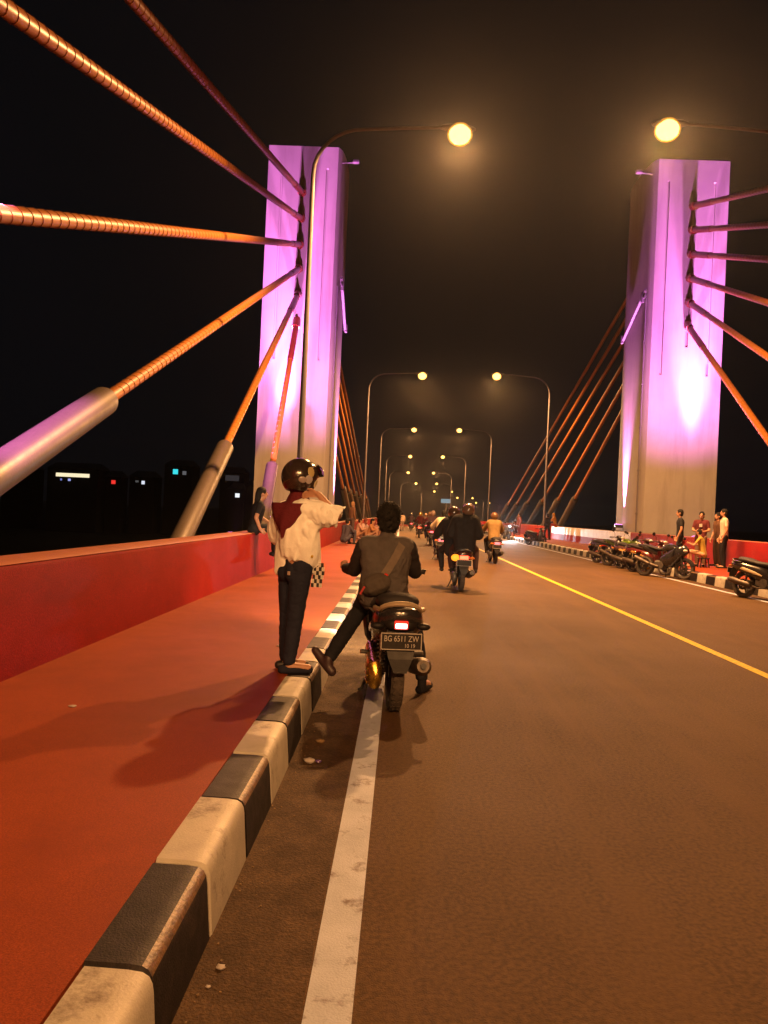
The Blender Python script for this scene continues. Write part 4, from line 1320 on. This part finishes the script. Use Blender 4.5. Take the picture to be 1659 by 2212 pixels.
# --- parked motorcycles along the far kerb, facing the viewer
hd_ = lambda dx, dy: math.atan2(-dx, dy)
park = [((7.55, 22.6), hd_(.62, -.78), dict(body=(.020, .020, .024), style='sport', accent=(.03, .03, .035), case=M['gold_case']), 'big black motorcycle with a spoked front wheel, nearest of the parked cluster'),
        ((7.62, 24.2), hd_(.5, -.86), dict(body=(.08, .012, .014), accent=(.34, .20, .05)), 'dark red scooter parked beside the big black motorcycle'),
        ((7.66, 25.7), hd_(.5, -.86), dict(body=(.06, .03, .03), accent=(.5, .30, .10)), 'brown scooter parked between the dark red and the green motorcycle'),
        ((7.66, 27.2), hd_(.55, -.83), dict(body=(.035, .05, .012), style='sport', accent=(.13, .22, .015)), 'lime green and black motorcycle parked by the kerb'),
        ((7.66, 28.9), hd_(.5, -.86), dict(body=(.025, .022, .026), accent=(.05, .045, .05)), 'black scooter parked at the far end of the cluster'),
        ((7.74, 16.62), hd_(.42, -.90), dict(body=(.022, .018, .020), accent=(.72, .58, .40)), 'black scooter with a pale side panel parked alone by the far kerb'),
        ((8.00, 46.6), hd_(.5, -.86), dict(body=(.03, .026, .026), accent=(.1, .05, .03)), 'dark scooter parked farther on before the lit stretch of kerb'),
        ((7.75, 57.5), hd_(.12, -.99), dict(body=(.1, .1, .11), head_lit=True), 'scooter parked at the kerb with its white headlight shining')]
for (px, py), rz, kw, lab in park:
    b_ = kw.pop('body')
    motorcycle((px, py, 0), rz, b_, lab, group='motorcycles', lean=R(-4), **kw)
hl = add_light('headlight_beam', 'SPOT', (7.85, 56.5, 1.0), None, 2600, (.86, .92, 1.0), spot_size=R(62), spot_blend=.5, shadow_soft_size=.05)
hl.parent = [o for o in COL.objects if o.get('label', '').startswith('scooter parked at the kerb with its white')][0]
hl.matrix_parent_inverse = Matrix.Identity(4)
hl.location = (0, .66, .97)
hl.rotation_euler = (R(88), 0, R(4))
# beam of the scooter in front, thrown down the lane
ml = add_light('headlight_beam', 'SPOT', (0, .62, .98), [o for o in COL.objects if o.get('label', '').startswith('black scooter by the kerb with lic')][0], 1800, (1.0, .74, .46), spot_size=R(80), spot_blend=1.0, shadow_soft_size=.05)
ml.rotation_euler = (R(78), 0, R(4))

# --- people by the far parapet
W2 = .27
person((8.60, 24.4, W2), R(75), pose_stand(1.74), (.022, .022, .026), (.025, .022, .024), 'man in a dark t-shirt standing behind the big black motorcycle', sleeves='short', vox=.014)
person((9.36, 24.7, W2), R(150), pose_stand(1.70, armL=((-.24, .05, 1.12), (-.10, .24, 1.08), (-.06, .28, 1.10)), armR=((.24, .05, 1.12), (.10, .24, 1.08), (.06, .28, 1.10))),
       (.10, .02, .025), (.30, .20, .14), 'man in a maroon printed t-shirt looking at a phone near the far parapet', sleeves='short', vox=.014)
pr = [o for o in COL.objects if o.get('label', '').startswith('man in a maroon')][0]
MB().box((.0, .128, 1.27), (.09, .006, .10), .002).obj('shirt_print', cloth((.42, .36, .34)), pr)
person((9.74, 23.9, W2), R(78), pose_stand(1.80, stance=.09), (.58, .48, .38), (.014, .013, .016), 'man in a pale t-shirt and black trousers standing on the far sidewalk', sleeves='short', vox=.014)
person((10.0, 25.0, W2), R(100), pose_stand(1.70), (.10, .05, .03), (.05, .03, .02), 'man half hidden behind the man in the pale t-shirt', sleeves='short', vox=.016)
person((9.20, 24.0, W2), R(55), pose_sit(.30), (.42, .30, .06), (.45, .28, .17), 'child in a yellow shirt sitting low beside the standing men', s=.78, sleeves='short', shorts=True, vox=.014, shoe=(.4, .25, .15), barefoot=True)
st = thing('stool', (9.20, 24.0, W2), label='low plastic stool under the child in the yellow shirt', cat='stool')
MB().box((0, .0, .28), (.28, .26, .03), .01).obj('seat', M['black_plastic'], st)
for sx in (-1, 1):
    for sy in (-1, 1):
        MB().tube([(sx * .10, sy * .09, .27), (sx * .13, sy * .12, 0)], .018, 6).obj('leg', M['black_plastic'], st)
person((10.0, 51.0, W2), R(60), pose_sit(.86), (.46, .22, .04), (.32, .04, .03), 'person in an orange top perched at the pale stretch of parapet', hair='scarf', hair_mat=(.50, .26, .04), vox=.02)
person((9.4, 50.6, W2), R(40), pose_stand(1.66, step=.1), (.03, .022, .02), (.02, .018, .02), 'person in dark clothes standing beside the person in the orange top', vox=.02)
person((9.3, 62.0, W2), R(120), pose_stand(1.68), (.13, .035, .03), (.12, .03, .03), 'person in dark red standing beside a lamp post on the far sidewalk', vox=.022)
person((8.6, 59.0, W2), R(140), pose_sit(.20), (.06, .04, .04), (.05, .04, .05), 'person crouching near the shining headlight', vox=.022)
bx = thing('carton', (9.95, 21.9, W2 + .0), R(12), label='small tan carton on the far sidewalk behind the lone parked scooter', cat='box')
MB().box((0, 0, .11), (.34, .26, .22), .006).obj('box', M['carton'], bx)
MB().box((-.04, -.06, .226), (.30, .13, .008), .002, Matrix.Rotation(R(12), 3, 'X')).obj('flap', M['carton'], bx)

# --- people by the near parapet
pd = pose_sit(0.0)
pd.update(hipL=(-.09, 0, .10), hipR=(.09, 0, .10), shL=(-.18, .06, .52), shR=(.18, .06, .52), neck=(0, .08, .59), head=(0, .12, .72), elL=(-.24, .16, .28), elR=(.27, -.02, .28), wrL=(-.10, .32, .18), wrR=(.26, .06, .08), haL=(-.04, .38, .16), haR=(.27, .12, .03),
          knL=(-.11, .40, .08), knR=(.11, .40, .08), anL=(-.11, .40, -.32), anR=(.11, .40, -.32), toL=(-.12, .54, -.38), toR=(.12, .54, -.38))
person((-2.66, 14.3, 1.0), R(-70), pd, (.014, .013, .016), (.02, .02, .024), 'girl in black sitting up on the parapet past the woman', sleeves='short', hair='long', vox=.012)
person((-2.10, 29.8, WALK), R(-40), pose_sit(.10), (.05, .045, .065), (.05, .05, .075), 'person in dark blue squatting alone on the near sidewalk', vox=.018)
person((-2.30, 37.2, WALK), R(-60), pose_stand(1.72), (.20, .10, .06), (.10, .07, .07), 'person with a tan cap standing by the near parapet', vox=.018, hair_mat=cloth((.36, .20, .10)))
person((-1.75, 36.5, WALK), R(-120), pose_sit(.10), (.48, .34, .30), (.40, .27, .22), 'person in pale pink sitting on the near sidewalk', hair='scarf', hair_mat=(.16, .05, .04), vox=.018)
person((-1.40, 35.4, WALK), R(-100), pose_sit(.10), (.36, .17, .08), (.36, .22, .16), 'person in orange sitting next to the person in pale pink', hair='long', vox=.018)
person((-1.95, 35.2, WALK), R(-80), pose_sit(.10), (.44, .26, .20), (.30, .16, .10), 'person in salmon sitting behind the person in orange', hair='short', vox=.018)
person((-.85, 31.5, WALK), R(-90), pose_sit(.02), (.26, .14, .09), (.12, .14, .20), 'person in faded jeans sitting on the kerb past the scooter rider', hair='scarf', hair_mat=(.30, .16, .10), vox=.018)
person((.15, 72.0, 0), R(10), pose_stand(1.65), (.58, .42, .30), (.25, .18, .15), 'person in cream walking at the road edge far ahead', vox=.025)

# --- litter and dirt by the kerb
def scrap(loc, s, m, label, fl=.5):
    me = MB().ell((0, 0, 0), (s, s * .7, s * fl), None, 10, 6).mesh('litter')
    for v in me.vertices:
        v.co *= 1 + .45 * noise.noise(v.co * (2.2 / s) + Vector(loc))
    o = link('litter', me, m, label=label, cat='litter', group='scraps of litter near the kerb')
    o.location = (loc[0], loc[1], loc[2] + s * fl * .6)
    return o
scrap((-.46, 4.52, .004), .034, M['litter'], 'crumpled pale wrapper by the kerb behind the scooter')
scrap((-.41, 4.53, .004), .020, paint((.10, .05, .22)), 'purple scrap beside the crumpled pale wrapper')
scrap((-.44, 4.92, .004), .03, M['leaf_dry'], 'dry leaf against the kerb below the woman')
scrap((-.50, 2.46, .004), .015, M['litter'], 'pale pebble against the nearest black kerb block')
scrap((-.515, 2.36, .004), .008, M['litter'], 'small pale chip by the nearest black kerb block')
scrap((-1.86, 4.55, WALK), .022, M['litter'], 'white paper scrap in the middle of the near sidewalk', .3)
scrap((-1.02, 6.9, WALK), .022, M['litter'], 'white speck of paper on the sidewalk behind the woman', .4)
mb = MB()
rnd = random.Random(3)
for k in range(170):
    yy = rnd.uniform(1.6, 9); xx = -.565 + abs(rnd.gauss(0, .07))
    r0 = rnd.uniform(.002, .006)
    mb.ell((xx, yy, .004 + r0 * .4), (r0, r0 * rnd.uniform(.7, 1.5), r0 * .6), None, 5, 3)
mb.obj('grit', M['leaf_dry'], kind='stuff')

# ------------------------------------------------------------------ far bank
def far_building(x, y, w, d, h, col, label, wins=(), roof=None):
    z0 = -9.2
    t = thing('riverside_building', (x, y, z0), label=label, cat='building', group='buildings on the far bank')
    MB().box((0, 0, h / 2), (w, d, h)).obj('wall', mat('far_wall', col, .9), t, smooth=0)
    MB().loft([[(-w / 2 - .4, -d / 2 - .4, h), (w / 2 + .4, -d / 2 - .4, h), (w / 2 + .4, d / 2 + .4, h), (-w / 2 - .4, d / 2 + .4, h)],
               [(-w / 2 + 1, -.3, h + 2), (w / 2 - 1, -.3, h + 2), (w / 2 - 1, .3, h + 2), (-w / 2 + 1, .3, h + 2)]]).obj('roof', roof or M['concrete_dark'], t, smooth=0)
    for nm, wx, wz, ww, wh, c, st in wins:
        key = 'g%s%s' % (c, st)
        m_ = bpy.data.materials.get(key) or glow(key, c, st)
        MB().box((wx, -d / 2 - .05, wz), (ww, .12, wh)).obj(nm, m_, t, smooth=0)
    return t
FB = [(-103.5, 250, 16, 10, 20.5, 'long low hall with a warm lit window band across the river', [('lit_window_band', 0, 18.4, 10.6, 1.15, (1.0, .86, .55), 1.1), ('lit_window', -3.6, 16.9, .5, .6, (.3, .35, 1), .6), ('lit_window', -1.0, 16.9, .8, .7, (.4, .45, 1), .9)]),
      (-92.0, 252, 5, 6, 18.6, 'small block with a red lamp across the river', [('red_sign', 0, 16.9, 1.3, 1.2, (1, .04, .03), 1.0)]),
      (-83.2, 254, 8, 8, 19, 'block with two small white windows across the river', [('lit_window', .4, 17.2, 1.0, 1.1, (.8, .85, 1), 1.0), ('lit_window', -1.6, 17.5, 1.0, .6, (.5, .5, .5), .15)]),
      (-72.0, 256, 9, 9, 23.2, 'tall block with a cyan rooftop sign across the river', [('cyan_sign', -1.0, 21.2, 1.6, 1.6, (.05, .8, .9), 1.0), ('lit_window', 1.9, 20.9, 1.2, 1.2, (.6, .6, .65), .18)]),
      (-47.0, 258, 7, 8, 18.0, 'block with a pale blue window nearest the tower across the river', [('lit_window', .3, 16.2, 1.3, 1.1, (.75, .95, 1), 1.1), ('lit_window', 3.0, 15.2, .7, .7, (.6, .65, .8), .5)]),
      (-53.5, 256, 5, 6, 16.6, 'low block with one white lamp across the river', [('lit_window', .5, 14.5, 1.4, 1.3, (.9, .95, 1), 1.1)]),
      (-124.0, 255, 10, 8, 20, 'dim block behind the lowest near cable across the river', [('lit_window', 1.0, 18.6, 1.2, .9, (.5, .5, .5), .25), ('lit_window', 3.4, 18.6, 1.2, .7, (.5, .5, .5), .12)]),
      (-56.0, 262, 8, 8, 22.0, 'grey block with a dim sign panel across the river', [('sign_panel', 0, 20.2, 4.5, 1.8, (.30, .26, .28), .10)])]
for x, y, w, d, h, lab, wins in FB:
    far_building(x, y, w, d, h, (.02, .02, .022), lab, wins)
gs = thing('road_sign', P(7.0, 228, 0) + Vector((0, 0, 0)), label='pale blue sign board on a post at the far end of the bridge', cat='sign')
MB().tube([(0, 0, 0), (0, 0, 9)], .12, 8).obj('post', M['galv'], gs)
MB().box((0, -.1, 8.4), (2.7, .12, 1.2), .02).obj('board', glow('board_lit', (.35, .60, .72), .45), gs, smooth=0)

# ------------------------------------------------------------------ thin haze volume added to give the lamps a halo
hm = bpy.data.materials.new('night_air'); hm.use_nodes = True
hn = hm.node_tree; hn.nodes.remove(hn.nodes['Principled BSDF'])
pv = hn.nodes.new('ShaderNodeVolumePrincipled')
pv.inputs['Color'].default_value = (0.9, 0.9, 0.92, 1)
pv.inputs['Density'].default_value = 0.00019
pv.inputs['Anisotropy'].default_value = 0.84
hn.links.new(pv.outputs[0], hn.nodes['Material Output'].inputs['Volume'])
MB().box((100, 800, 17), (2600, 3000, 72)).obj('haze', hm, kind='stuff', smooth=0)
